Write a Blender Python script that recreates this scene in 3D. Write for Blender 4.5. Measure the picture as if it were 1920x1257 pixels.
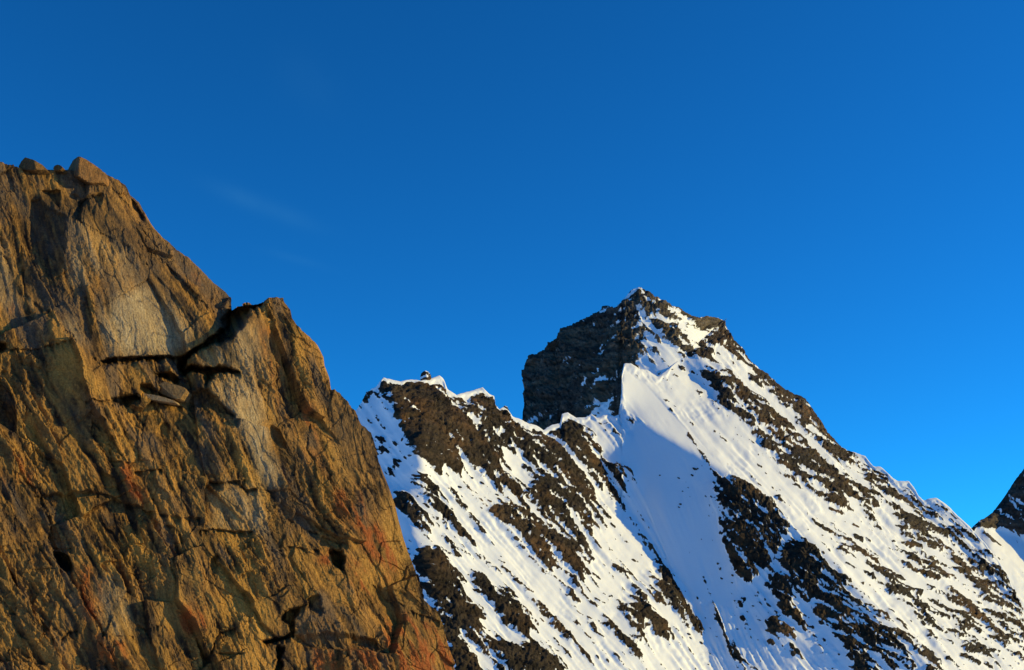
import bpy, math, random
import numpy as np

# ------------------------------------------------------------------ camera, sky, sun
scene = bpy.context.scene
for _o in list(bpy.data.objects):
    bpy.data.objects.remove(_o)
COL = scene.collection
W, H = 1920.0, 1257.0
HFOV = math.radians(50.0)
PITCH = math.radians(14.0)
FPX = (W / 2) / math.tan(HFOV / 2)
CP, SP = math.cos(PITCH), math.sin(PITCH)
SUN_AZ, SUN_EL = math.radians(78.0), math.radians(17.0)

from mathutils import Vector
cam_data = bpy.data.cameras.new('camera')
cam = bpy.data.objects.new('camera', cam_data)
COL.objects.link(cam)
cam.location = (0, 0, 0)
cam.rotation_euler = (math.pi / 2 + PITCH, 0, 0)
cam_data.sensor_width = 36.0
cam_data.lens = 18.0 / math.tan(HFOV / 2)
cam_data.clip_start = 0.1
cam_data.clip_end = 60000
scene.camera = cam

world = bpy.data.worlds.new('World')
scene.world = world
world.use_nodes = True
wn, wl = world.node_tree.nodes, world.node_tree.links
bg = wn['Background']
sky = wn.new('ShaderNodeTexSky')
sky.sky_type = 'NISHITA'
sky.sun_disc = False
sky.sun_elevation = SUN_EL
sky.sun_rotation = SUN_AZ
sky.altitude = 3500
sky.air_density = 1.0
sky.dust_density = 0.3
sky.ozone_density = 2.0
tint = wn.new('ShaderNodeMix')
tint.data_type = 'RGBA'
tint.blend_type = 'MULTIPLY'
tint.inputs[0].default_value = 1.0
tint.inputs[7].default_value = (0.05, 0.61, 1.12, 1)
wl.new(sky.outputs[0], tint.inputs[6])
# thin high cirrus: a few faint wisps
wtc = wn.new('ShaderNodeTexCoord')
wnz = wn.new('ShaderNodeTexNoise')
wnz.inputs['Scale'].default_value = 14.0
wnz.inputs['Detail'].default_value = 6
wnz.inputs['Distortion'].default_value = 0.6
wl.new(wtc.outputs['Generated'], wnz.inputs['Vector'])


def wmath(op, a, b=None):
    n_ = wn.new('ShaderNodeMath'); n_.operation = op
    for k_, v_ in enumerate((a, b)):
        if v_ is None:
            continue
        if hasattr(v_, 'links'):
            wl.new(v_, n_.inputs[k_])
        else:
            n_.inputs[k_].default_value = v_
    return n_.outputs[0]


def wisp(az, el, half_w, half_h, tilt, amount):
    """soft streak of ice cloud centred on a compass bearing and height"""
    c = Vector((math.sin(az) * math.cos(el), math.cos(az) * math.cos(el), math.sin(el)))
    ex = Vector((math.cos(az), -math.sin(az), 0)); ez = ex.cross(c)
    ex2 = ex * math.cos(tilt) - ez * math.sin(tilt); ez2 = ex * math.sin(tilt) + ez * math.cos(tilt)
    def comp(ax, w):
        d_ = wn.new('ShaderNodeVectorMath'); d_.operation = 'DOT_PRODUCT'
        wl.new(wtc.outputs['Generated'], d_.inputs[0]); d_.inputs[1].default_value = ax
        return wmath('POWER', wmath('DIVIDE', wmath('SUBTRACT', d_.outputs['Value'], float(ax.dot(c))), w), 2.0)
    e = wmath('EXPONENT', wmath('MULTIPLY', wmath('ADD', comp(ex2, half_w), comp(ez2, half_h)), -1.0))
    return wmath('MULTIPLY', wmath('MULTIPLY', e, wnz.outputs[0]), amount)


R_ = math.radians
wsum = wmath('ADD', wmath('ADD', wisp(R_(-13.6), R_(20.2), 0.040, 0.0075, R_(17), 0.13), wisp(R_(-11.6), R_(17.6), 0.030, 0.004, R_(12), 0.05)),
             wisp(R_(-11.5), R_(26.5), 0.03, 0.02, R_(40), 0.03))
wmx = wn.new('ShaderNodeMix')
wmx.data_type = 'RGBA'
wmx.inputs[7].default_value = (0.7, 2.7, 4.3, 1)
wl.new(wsum, wmx.inputs[0])
wl.new(tint.outputs[2], wmx.inputs[6])
wl.new(wmx.outputs[2], bg.inputs[0])
bg.inputs[1].default_value = 0.15

SUN_DIR = np.array([math.sin(SUN_AZ) * math.cos(SUN_EL), math.cos(SUN_AZ) * math.cos(SUN_EL), math.sin(SUN_EL)])
sun_data = bpy.data.lights.new('sun', 'SUN')
sun_data.energy = 4.5
sun_data.angle = math.radians(0.5)
sun_data.color = (1.0, 0.76, 0.23)
sun = bpy.data.objects.new('sun', sun_data)
COL.objects.link(sun)
from mathutils import Vector
sun.rotation_euler = Vector(SUN_DIR).to_track_quat('Z', 'Y').to_euler()

scene.view_settings.view_transform = 'Standard'
scene.view_settings.look = 'None'
scene.view_settings.exposure = 0.0
scene.view_settings.gamma = 1.0

# ------------------------------------------------------------------ numeric helpers
rng = np.random.default_rng(7)
random.seed(5)
_perm = rng.permutation(512).astype(np.int64)
_grad = rng.normal(size=(512, 2))
_grad /= np.linalg.norm(_grad, axis=1, keepdims=True)
_rv = rng.random((512, 6))


def _hash(ix, iy, seed):
    return _perm[(ix * 131 + _perm[(iy * 57 + seed * 101) & 511]) & 511]


def noise(x, y, seed=0):
    """2-D gradient noise, about -1..1"""
    x0 = np.floor(x); y0 = np.floor(y)
    fx = x - x0; fy = y - y0
    ix = x0.astype(np.int64); iy = y0.astype(np.int64)
    ux = fx * fx * fx * (fx * (fx * 6 - 15) + 10); uy = fy * fy * fy * (fy * (fy * 6 - 15) + 10)
    def g(a, b):
        gr = _grad[_hash(ix + a, iy + b, seed)]
        return gr[..., 0] * (fx - a) + gr[..., 1] * (fy - b)
    n0 = g(0, 0) * (1 - ux) + g(1, 0) * ux
    n1 = g(0, 1) * (1 - ux) + g(1, 1) * ux
    return 1.5 * (n0 * (1 - uy) + n1 * uy)


def fbm(x, y, octv=4, seed=0, gain=0.5, ridged=False):
    r = 0; a = 1; t = 0
    for k in range(octv):
        n = noise(x, y, seed + k * 7)
        if ridged:
            n = 1 - 2 * np.abs(n)
        r = r + a * n; t += a; a *= gain
        x = x * 2.03 + 17.3; y = y * 2.03 - 9.1
    return r / t


def facets(x, y, seed=0):
    """cellular tilted planes: broken rock. returns (height -1..1, distance to the cell border, cell random)"""
    ix = np.floor(x).astype(np.int64); iy = np.floor(y).astype(np.int64)
    d1 = np.full(x.shape, 9.0); d2 = np.full(x.shape, 9.0); h = np.zeros(x.shape); rr = np.zeros(x.shape)
    for a in (-1, 0, 1):
        for b in (-1, 0, 1):
            hs = _hash(ix + a, iy + b, seed)
            r = _rv[hs]
            dx = x - (ix + a + r[..., 0]); dy = y - (iy + b + r[..., 1])
            d = dx * dx + dy * dy
            hh = (r[..., 2] - 0.5) * 0.9 + dx * (r[..., 3] - 0.5) * 2.2 + dy * (r[..., 4] - 0.5) * 2.2
            near = d < d1
            d2 = np.where(near, d1, np.minimum(d2, d))
            h = np.where(near, hh, h); rr = np.where(near, r[..., 5], rr)
            d1 = np.where(near, d, d1)
    return h, np.sqrt(d2) - np.sqrt(d1), rr


def sstep(a, b, x):
    t = np.clip((x - a) / (b - a), 0, 1)
    return t * t * (3 - 2 * t)


def gblur(a, s):
    if s <= 0:
        return a
    n = int(math.ceil(3 * s)); k = np.exp(-0.5 * (np.arange(-n, n + 1) / s) ** 2); k /= k.sum()
    p = np.pad(a, ((n, n), (0, 0)), mode='edge')
    o = sum(k[i] * p[i:i + a.shape[0]] for i in range(2 * n + 1))
    p = np.pad(o, ((0, 0), (n, n)), mode='edge')
    return sum(k[i] * p[:, i:i + a.shape[1]] for i in range(2 * n + 1))


class Grid:
    """a raster over the photograph's frontal plane, in photo pixels (u right, v down)"""
    def __init__(s, u0, u1, v0, v1, st):
        s.u0, s.v0, s.st = u0, v0, st
        s.nu = int((u1 - u0) / st) + 1; s.nv = int((v1 - v0) / st) + 1
        s.u = u0 + st * np.arange(s.nu); s.v = v0 + st * np.arange(s.nv)
        s.U, s.V = np.meshgrid(s.u, s.v)

    def sample(s, f, u, v):
        x = np.clip((u - s.u0) / s.st, 0, s.nu - 1.001); y = np.clip((v - s.v0) / s.st, 0, s.nv - 1.001)
        i = x.astype(int); j = y.astype(int); a = x - i; b = y - j
        return (f[j, i] * (1 - a) + f[j, i + 1] * a) * (1 - b) + (f[j + 1, i] * (1 - a) + f[j + 1, i + 1] * a) * b

    def spline(s, f, u, v):
        x = np.clip((u - s.u0) / s.st, 1, s.nu - 2.001); y = np.clip((v - s.v0) / s.st, 1, s.nv - 2.001)
        i = x.astype(int); j = y.astype(int); a = x - i; b = y - j
        def w(t):
            return ((1 - t) ** 3 / 6, (3 * t ** 3 - 6 * t * t + 4) / 6, (-3 * t ** 3 + 3 * t * t + 3 * t + 1) / 6, t ** 3 / 6)
        wa, wb = w(a), w(b); r = 0
        for m in range(4):
            jj = np.clip(j + m - 1, 0, s.nv - 1)
            r = r + wb[m] * sum(wa[k] * f[jj, np.clip(i + k - 1, 0, s.nu - 1)] for k in range(4))
        return r

    def poly(s, pts):
        """boolean raster of a polygon, clipped to its box: (slice, mask)"""
        P = np.array(pts, float)
        i0 = max(int((P[:, 0].min() - s.u0) / s.st), 0); i1 = min(int((P[:, 0].max() - s.u0) / s.st) + 2, s.nu)
        j0 = max(int((P[:, 1].min() - s.v0) / s.st), 0); j1 = min(int((P[:, 1].max() - s.v0) / s.st) + 2, s.nv)
        if i1 <= i0 or j1 <= j0:
            return None, None
        sl = (slice(j0, j1), slice(i0, i1)); U, V = s.U[sl], s.V[sl]
        m = np.zeros(U.shape, bool)
        for k in range(len(P)):
            x1, y1 = P[k]; x2, y2 = P[(k + 1) % len(P)]
            if y1 == y2:
                continue
            c = ((y1 > V) != (y2 > V)) & (U < (x2 - x1) * (V - y1) / (y2 - y1) + x1)
            m ^= c
        return sl, m

    def fill(s, f, pts, val):
        sl, m = s.poly(pts)
        if sl is not None:
            f[sl][m] = val

    def line_dist(s, pts, reach):
        """distance in px to a polyline, and the fraction along it, only within reach"""
        D = np.full(s.U.shape, 1e6)
        for (x1, y1), (x2, y2) in zip(pts[:-1], pts[1:]):
            i0 = max(int((min(x1, x2) - reach - s.u0) / s.st), 0); i1 = min(int((max(x1, x2) + reach - s.u0) / s.st) + 2, s.nu)
            j0 = max(int((min(y1, y2) - reach - s.v0) / s.st), 0); j1 = min(int((max(y1, y2) + reach - s.v0) / s.st) + 2, s.nv)
            if i1 <= i0 or j1 <= j0:
                continue
            sl = (slice(j0, j1), slice(i0, i1))
            ux, uy = x2 - x1, y2 - y1; L = ux * ux + uy * uy + 1e-9
            t = np.clip(((s.U[sl] - x1) * ux + (s.V[sl] - y1) * uy) / L, 0, 1)
            d = np.hypot(s.U[sl] - x1 - t * ux, s.V[sl] - y1 - t * uy)
            D[sl] = np.minimum(D[sl], d)
        return D

    def lic(s, ang, length, nz):
        """noise smeared along the direction field ang (radians, v down)"""
        k = 3.0 / s.st
        cx = (np.cos(ang) * k).astype(np.float32).ravel(); cy = (np.sin(ang) * k).astype(np.float32).ravel()
        f = nz.astype(np.float32).ravel(); acc = f.copy()
        X0, Y0 = np.meshgrid(np.arange(s.nu, dtype=np.float32), np.arange(s.nv, dtype=np.float32))
        for sg in (1, -1):
            x = X0.ravel().copy(); y = Y0.ravel().copy()
            idx = np.arange(f.size)
            for _ in range(int(length / 3)):
                x += sg * cx[idx]; y += sg * cy[idx]
                np.clip(x, 0, s.nu - 1, out=x); np.clip(y, 0, s.nv - 1, out=y)
                idx = (y + 0.5).astype(np.int32) * s.nu + (x + 0.5).astype(np.int32)
                acc += f[idx]
        acc = gblur(acc.reshape(s.nv, s.nu).astype(float), 0.45)
        mu, md = int(s.nu * 0.12), int(s.nv * 0.12)
        c = acc[md:-md, mu:-mu]
        return np.clip((acc - c.mean()) / c.std(), -3, 3)


def ray(u, v):
    a = (u - W / 2) / FPX; b = (H / 2 - v) / FPX
    return np.stack([a, CP - b * SP, SP + b * CP], -1)


def world_pt(u, v, d):
    return ray(np.asarray(u, float), np.asarray(v, float)) * np.asarray(d, float)[..., None]


def solve_depth(G, N, valid, anchors, cuts=None, iters=260):
    """least-squares log-depth over grid G whose surface has the world normals N"""
    R = ray(G.U, G.V)
    N = N / np.linalg.norm(N, axis=-1, keepdims=True)
    nr = np.minimum((N * R).sum(-1), -0.16)
    wgt = np.where((N * SUN_DIR).sum(-1) < 0.25, 6.0, 1.0)   # hold the faces turned from the sun firmly
    na = N[..., 0]; nb = -N[..., 1] * SP + N[..., 2] * CP
    p = -na / nr / FPX; q = nb / nr / FPX
    L = None
    for lev in (8, 4, 2, 1):
        st = G.st * lev
        P = p[::lev, ::lev]; Q = q[::lev, ::lev]; M = valid[::lev, ::lev]
        gx = 0.5 * (P[:, 1:] + P[:, :-1]) * st; gy = 0.5 * (Q[1:] + Q[:-1]) * st
        wt = wgt[::lev, ::lev]; wx = (M[:, 1:] & M[:, :-1]) * np.minimum(wt[:, 1:], wt[:, :-1]) + 1e-3; wy = (M[1:] & M[:-1]) * np.minimum(wt[1:], wt[:-1]) + 1e-3
        aw = np.zeros(P.shape); av = np.zeros(P.shape)
        for (au, avv, ad) in anchors:
            i = min(max(int(round((au - G.u0) / st)), 0), P.shape[1] - 1); j = min(max(int(round((avv - G.v0) / st)), 0), P.shape[0] - 1)
            aw[j, i] += 0.5; av[j, i] = math.log(ad)
        if cuts is not None:
            cw, cv = cuts
            aw = aw + cw[::lev, ::lev]; av = np.where(cw[::lev, ::lev] > 0, cv[::lev, ::lev], av)
        def A(x):
            o = aw * x
            d = wx * (x[:, 1:] - x[:, :-1]); o[:, 1:] += d; o[:, :-1] -= d
            d = wy * (x[1:] - x[:-1]); o[1:] += d; o[:-1] -= d
            return o
        b = aw * av
        d = wx * gx; b[:, 1:] += d; b[:, :-1] -= d
        d = wy * gy; b[1:] += d; b[:-1] -= d
        if L is None:
            x = np.full(P.shape, np.mean([math.log(c[2]) for c in anchors]))
        else:
            ju = np.linspace(0, L.shape[0] - 1, P.shape[0]); iu = np.linspace(0, L.shape[1] - 1, P.shape[1])
            ju = np.minimum(np.arange(P.shape[0]) / 2, L.shape[0] - 1.001); iu = np.minimum(np.arange(P.shape[1]) / 2, L.shape[1] - 1.001)
            j0 = ju.astype(int)[:, None]; i0 = iu.astype(int)[None]; b_ = (ju - ju.astype(int))[:, None]; a_ = (iu - iu.astype(int))[None]
            x = (L[j0, i0] * (1 - a_) + L[j0, i0 + 1] * a_) * (1 - b_) + (L[j0 + 1, i0] * (1 - a_) + L[j0 + 1, i0 + 1] * a_) * b_
        dg = aw.copy(); dg[:, 1:] += wx; dg[:, :-1] += wx; dg[1:] += wy; dg[:-1] += wy
        r = b - A(x); z = r / dg; pk = z.copy(); rz = (r * z).sum()
        for _ in range(iters if lev > 1 else iters // 2):
            Ap = A(pk); al = rz / ((pk * Ap).sum() + 1e-30); x = x + al * pk; r = r - al * Ap
            z = r / dg; rn = (r * z).sum()
            if rn < 1e-12:
                break
            pk = z + (rn / rz) * pk; rz = rn
        L = x
    return L


def curve(pts, u):
    P = np.array(pts, float)
    return np.interp(u, P[:, 0], P[:, 1])


def spaced(pts, u0, u1, du, coarse=()):
    """column positions, denser where the top curve is steep"""
    x = np.linspace(u0, u1, int((u1 - u0) * 4) + 1); t = curve(pts, x)
    sl = np.abs(np.gradient(t, x)); dens = (1 + 0.45 * np.minimum(sl, 9)) / du
    for a, b, f in coarse:
        dens = np.where((x >= a) & (x < b), dens * f, dens)
    c = np.concatenate([[0], np.cumsum(0.5 * (dens[1:] + dens[:-1]) * np.diff(x))])
    n = int(c[-1])
    return np.interp(np.linspace(0, c[-1], n), c, x)


def grid_mesh(name, P, attrs, mat, parent=None, facesel=None, smooth=True):
    nr, nc = P.shape[:2]
    me = bpy.data.meshes.new(name)
    idx = np.arange(nr * nc).reshape(nr, nc)
    q = np.stack([idx[:-1, :-1], idx[1:, :-1], idx[1:, 1:], idx[:-1, 1:]], -1).reshape(-1, 4)
    if facesel is not None:
        q = q[facesel.reshape(-1)]
        used, inv = np.unique(q, return_inverse=True)
        q = inv.reshape(-1, 4); verts = P.reshape(-1, 3)[used]
        attrs = {k: a.reshape(-1)[used] for k, a in attrs.items()}
    else:
        verts = P.reshape(-1, 3); attrs = {k: a.reshape(-1) for k, a in attrs.items()}
    me.vertices.add(len(verts)); me.vertices.foreach_set('co', verts.astype(np.float32).ravel())
    me.loops.add(q.size); me.loops.foreach_set('vertex_index', q.astype(np.int32).ravel())
    me.polygons.add(len(q)); me.polygons.foreach_set('loop_start', np.arange(0, q.size, 4, dtype=np.int32))
    me.polygons.foreach_set('use_smooth', np.full(len(q), smooth))
    me.update(calc_edges=True)
    for k, a in attrs.items():
        at = me.attributes.new(k, 'FLOAT', 'POINT'); at.data.foreach_set('value', a.astype(np.float32))
    me.materials.append(mat)
    o = bpy.data.objects.new(name, me); COL.objects.link(o)
    if parent:
        o.parent = parent
    return o


def normals_of(P):
    du = np.gradient(P, axis=1); dv = np.gradient(P, axis=0)
    n = np.cross(dv, du)
    n /= np.linalg.norm(n, axis=-1, keepdims=True) + 1e-12
    s = np.sign((n * P).sum(-1, keepdims=True)); s[s == 0] = 1
    return -n * s


def Zc(ox, oy, s, pts):
    return [(ox + x / s, oy + y / s) for x, y in pts]


def tag(o, label=None, cat=None, group=None, kind=None):
    if label: o['label'] = label
    if cat: o['category'] = cat
    if group: o['group'] = group
    if kind: o['kind'] = kind
    return o


# ------------------------------------------------------------------ materials
def new_mat(name):
    m = bpy.data.materials.new(name); m.use_nodes = True
    return m, m.node_tree.nodes, m.node_tree.links, m.node_tree.nodes['Principled BSDF']


def nnode(nodes, kind, **kw):
    n = nodes.new(kind)
    for k, v in kw.items():
        if k in ('data_type', 'blend_type', 'operation', 'attribute_name', 'interpolation_type', 'noise_dimensions', 'feature'):
            setattr(n, k, v)
        else:
            n.inputs[k].default_value = v
    return n


def mixc(nodes, links, fac, a, b, blend='MIX'):
    m = nnode(nodes, 'ShaderNodeMix', data_type='RGBA', blend_type=blend)
    for s, v in ((0, fac), (6, a), (7, b)):
        if hasattr(v, 'is_output') or hasattr(v, 'links'):
            links.new(v, m.inputs[s])
        else:
            m.inputs[s].default_value = v
    return m.outputs[2]


def maprange(nodes, links, x, a, b, c=0.0, d=1.0, smooth=False):
    m = nodes.new('ShaderNodeMapRange')
    if smooth:
        m.interpolation_type = 'SMOOTHSTEP'
    links.new(x, m.inputs[0])
    for k, v in zip((1, 2, 3, 4), (a, b, c, d)):
        m.inputs[k].default_value = v
    return m.outputs[0]


def snow_rock_material(name, rock_a, rock_b, rust, scale):
    m, n, l, bs = new_mat(name)
    tc = n.new('ShaderNodeTexCoord')
    at = nnode(n, 'ShaderNodeAttribute', attribute_name='rock')
    n1 = nnode(n, 'ShaderNodeTexNoise', Scale=0.55 / scale, Detail=6.0, Roughness=0.65); l.new(tc.outputs['Object'], n1.inputs['Vector'])
    n2 = nnode(n, 'ShaderNodeTexNoise', Scale=0.05 / scale, Detail=4.0); l.new(tc.outputs['Object'], n2.inputs['Vector'])
    n3 = nnode(n, 'ShaderNodeTexNoise', Scale=0.02 / scale, Detail=3.0); l.new(tc.outputs['Object'], n3.inputs['Vector'])
    ad = nnode(n, 'ShaderNodeMath', operation='MULTIPLY_ADD'); l.new(n1.outputs[0], ad.inputs[0]); ad.inputs[1].default_value = 0.30
    l.new(at.outputs['Fac'], ad.inputs[2])
    fac = maprange(n, l, ad.outputs[0], 0.61, 0.69)
    c1 = mixc(n, l, maprange(n, l, n1.outputs[0], 0.3, 0.7), rock_a, rock_b)
    c2 = mixc(n, l, maprange(n, l, n2.outputs[0], 0.48, 0.68), c1, rust)
    mp = n.new('ShaderNodeMapping'); mp.inputs['Rotation'].default_value = (0, math.radians(33), 0); mp.inputs['Scale'].default_value = (0.25, 0.25, 1.6)
    l.new(tc.outputs['Object'], mp.inputs[0])
    n4 = nnode(n, 'ShaderNodeTexNoise', Scale=0.16 / scale, Detail=5.0, Roughness=0.6); l.new(mp.outputs[0], n4.inputs['Vector'])
    c2 = mixc(n, l, maprange(n, l, n4.outputs[0], 0.42, 0.60), mixc(n, l, 1.0, c2, (0.50, 0.50, 0.52, 1), 'MULTIPLY'), mixc(n, l, 1.0, c2, (1.25, 1.2, 1.15, 1), 'MULTIPLY'))
    c2 = mixc(n, l, maprange(n, l, n3.outputs[0], 0.40, 0.62), mixc(n, l, 1.0, c2, (0.62, 0.64, 0.68, 1), 'MULTIPLY'), mixc(n, l, 1.0, c2, (1.25, 1.12, 0.95, 1), 'MULTIPLY'))
    s1 = mixc(n, l, n2.outputs[0], (0.88, 0.92, 0.95, 1), (0.91, 0.95, 0.975, 1))
    l.new(mixc(n, l, fac, s1, c2), bs.inputs['Base Color'])
    l.new(maprange(n, l, fac, 0, 1, 0.75, 0.9), bs.inputs['Roughness'])
    bs.inputs['Specular IOR Level'].default_value = 0.2
    bp = nnode(n, 'ShaderNodeBump', Distance=1.2 * scale)
    l.new(n1.outputs[0], bp.inputs['Height']); l.new(maprange(n, l, fac, 0, 1, 0.10, 0.8), bp.inputs['Strength'])
    l.new(bp.outputs[0], bs.inputs['Normal'])
    return m


def rock_material(name, near=True):
    m, n, l, bs = new_mat(name)
    tc = n.new('ShaderNodeTexCoord')
    mp = n.new('ShaderNodeMapping'); mp.inputs['Rotation'].default_value = (0, math.radians(-24), 0); mp.inputs['Scale'].default_value = (1.0, 1.0, 0.28)
    l.new(tc.outputs['Object'], mp.inputs[0])
    def tex(scale, detail, rough=0.6, dist=0.0, vec=None):
        t = nnode(n, 'ShaderNodeTexNoise', Scale=scale, Detail=detail, Roughness=rough, Distortion=dist)
        l.new(vec or mp.outputs[0], t.inputs['Vector']); return t.outputs[0]
    streak = tex(13.0, 8, 0.72, 0.6)
    fine = tex(34.0, 5, 0.7, 0.3)
    big = tex(1.1, 5, 0.6, 0.4)
    blot = tex(2.4, 6, 0.65, 0.8, tc.outputs['Object'])
    speck = tex(60.0, 3, 0.7, 0.0, tc.outputs['Object'])
    A = {k: nnode(n, 'ShaderNodeAttribute', attribute_name=k).outputs['Fac'] for k in ('pale', 'rust', 'dark', 'grain', 'hue')}
    gm = nnode(n, 'ShaderNodeMath', operation='MULTIPLY_ADD'); l.new(A['grain'], gm.inputs[0]); gm.inputs[1].default_value = 0.085; l.new(streak, gm.inputs[2])
    c = mixc(n, l, maprange(n, l, gm.outputs[0], 0.33, 0.68), (0.045, 0.022, 0.008, 1), (0.72, 0.365, 0.080, 1))
    c = mixc(n, l, maprange(n, l, A['hue'], -0.3, -1.6, 0.0, 0.75), c, (0.20, 0.142, 0.098, 1))
    c = mixc(n, l, maprange(n, l, A['hue'], 0.2, 1.6, 0.0, 0.75), c, (0.80, 0.425, 0.085, 1))
    c = mixc(n, l, maprange(n, l, big, 0.42, 0.70, 0, 0.5), c, (0.24, 0.155, 0.085, 1))
    c = mixc(n, l, maprange(n, l, blot, 0.52, 0.72, 0, 0.55), c, (0.52, 0.25, 0.06, 1))
    pf = nnode(n, 'ShaderNodeMath', operation='MULTIPLY'); l.new(A['pale'], pf.inputs[0]); l.new(maprange(n, l, fine, 0.25, 0.65, 0.25, 1.0), pf.inputs[1])
    c = mixc(n, l, pf.outputs[0], c, (0.82, 0.64, 0.37, 1))
    rf = nnode(n, 'ShaderNodeMath', operation='MULTIPLY'); l.new(A['rust'], rf.inputs[0]); l.new(maprange(n, l, gm.outputs[0], 0.36, 0.60, 0.0, 1.0), rf.inputs[1])
    c = mixc(n, l, rf.outputs[0], c, (0.54, 0.150, 0.032, 1))
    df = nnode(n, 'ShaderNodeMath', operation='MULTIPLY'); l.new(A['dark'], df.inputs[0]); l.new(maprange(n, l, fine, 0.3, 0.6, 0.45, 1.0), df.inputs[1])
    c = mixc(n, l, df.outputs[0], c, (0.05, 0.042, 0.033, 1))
    c = mixc(n, l, maprange(n, l, speck, 0.28, 0.72, 0.0, 1.0), mixc(n, l, 1.0, c, (0.46, 0.44, 0.42, 1), 'MULTIPLY'), c)
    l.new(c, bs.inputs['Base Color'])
    bs.inputs['Roughness'].default_value = 0.78
    bs.inputs['Specular IOR Level'].default_value = 0.25
    b1 = nnode(n, 'ShaderNodeBump', Distance=0.06, Strength=0.9); l.new(streak, b1.inputs['Height'])
    b2 = nnode(n, 'ShaderNodeBump', Distance=0.022, Strength=0.95); l.new(fine, b2.inputs['Height']); l.new(b1.outputs[0], b2.inputs['Normal'])
    l.new(b2.outputs[0], bs.inputs['Normal'])
    return m


M_MOUNT = snow_rock_material('snow_and_rock', (0.012, 0.010, 0.008, 1), (0.084, 0.064, 0.043, 1), (0.098, 0.058, 0.028, 1), 1.6)
M_WALL = snow_rock_material('dark_wall_rock', (0.030, 0.029, 0.027, 1), (0.155, 0.140, 0.12, 1), (0.14, 0.115, 0.085, 1), 2.0)
M_FAR = snow_rock_material('far_snow_and_rock', (0.035, 0.030, 0.026, 1), (0.11, 0.09, 0.075, 1), (0.11, 0.08, 0.06, 1), 3.5)
M_CLIFF = rock_material('ochre_schist')

# ------------------------------------------------------------------ traced outlines (photo pixels)
TOP_M1 = [(60, 1380), (160, 1300), (260, 1205), (340, 1120), (420, 1040), (480, 960), (540, 905), (590, 845), (640, 800), (667, 771), (678, 755), (688, 735), (705, 725), (719, 708), (735, 712), (751, 716), (767, 712), (789, 714),
          (810, 709), (824, 704), (832, 712), (839, 730), (856, 741), (863, 738), (885, 733), (904, 727), (915, 738), (926, 743),
          (928, 759), (936, 768), (947, 762), (955, 773), (961, 782), (977, 787), (990, 794), (1006, 797), (1020, 806), (1034, 797),
          (1050, 794), (1054, 776), (1064, 773), (1080, 783), (1097, 783), (1108, 776), (1119, 784), (1141, 775), (1151, 781),
          (1160, 778), (1163, 757), (1165, 735), (1166, 700), (1170, 682), (1183, 682), (1198, 692), (1214, 693), (1233, 707),
          (1252, 693), (1290, 660), (1330, 625), (1352, 601), (1355, 601), (1362, 616), (1372, 634), (1391, 652), (1400, 668), (1412, 683),
          (1424, 692), (1438, 702), (1453, 716), (1467, 728), (1486, 739), (1503, 745), (1515, 757), (1527, 773), (1539, 792),
          (1553, 814), (1570, 833), (1586, 845), (1600, 847), (1623, 856), (1637, 874), (1652, 876), (1675, 897), (1685, 902),
          (1704, 902), (1717, 919), (1723, 931), (1732, 938), (1754, 934), (1775, 947), (1794, 966), (1818, 988), (1827, 998),
          (1845, 1018), (1868, 1046), (1890, 1078), (1903, 1110), (1920, 1146), (2000, 1290), (2120, 1400)]
TOP_M2 = [(940, 815), (965, 800), (979, 790), (982, 781), (983, 743), (984, 709), (985, 685), (993, 669), (1007, 665), (1031, 650), (1034, 642),
          (1049, 636), (1051, 624), (1058, 614), (1071, 611), (1098, 597), (1116, 587), (1138, 574), (1147, 576), (1152, 579),
          (1158, 574), (1172, 558), (1183, 545), (1196, 539), (1207, 543), (1220, 551), (1230, 557), (1252, 569), (1272, 579),
          (1297, 595), (1310, 597), (1326, 594), (1342, 595), (1352, 599), (1360, 612), (1378, 643), (1400, 672)]
TOP_M3 = [(1760, 1040), (1800, 1010), (1823, 990), (1835, 978), (1848, 971), (1860, 962), (1873, 946), (1885, 930), (1900, 906), (1920, 880),
          (1945, 862), (1980, 880), (2040, 930), (2200, 1040)]
TOP_CL = [(-360, 330), (-200, 300), (-80, 296), (0, 305), (13, 310), (40, 315), (60, 317), (95, 318), (121, 318), (150, 318), (203, 334),
          (223, 340), (235, 347), (245, 366), (261, 379), (273, 401), (286, 423), (305, 445), (331, 468), (353, 482), (378, 506),
          (401, 530), (423, 547), (433, 560), (435, 581), (459, 572), (481, 571), (504, 563), (529, 560), (534, 568), (545, 580),
          (548, 596), (561, 615), (580, 631), (596, 647), (607, 669), (609, 685), (618, 708), (621, 730), (637, 739), (650, 755),
          (666, 771), (678, 797), (694, 813), (704, 838), (710, 864), (720, 889), (730, 914), (742, 949), (748, 976), (757, 1009),
          (766, 1036), (778, 1066), (787, 1096), (793, 1126), (817, 1147), (829, 1180), (838, 1216), (850, 1246), (870, 1300), (905, 1400), (930, 1470)]

# ------------------------------------------------------------------ mountain: rock density raster (0 snow .. 1 bare rock)
GR = Grid(420, 2130, 520, 1420, 2.0)


def z6(p): return Zc(640, 660, 3.143, p)
def z7(p): return Zc(960, 520, 3.143, p)
def z8(p): return Zc(1080, 780, 2.635, p)
def z9(p): return Zc(740, 860, 3.165, p)
def z10(p): return Zc(1400, 660, 2.106, p)
def z11(p): return Zc(960, 520, 4.488, p)
def z13(p): return Zc(638, 506, 1.4977, p)
def z12(p): return Zc(1780, 860, 3.164, p)


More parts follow.
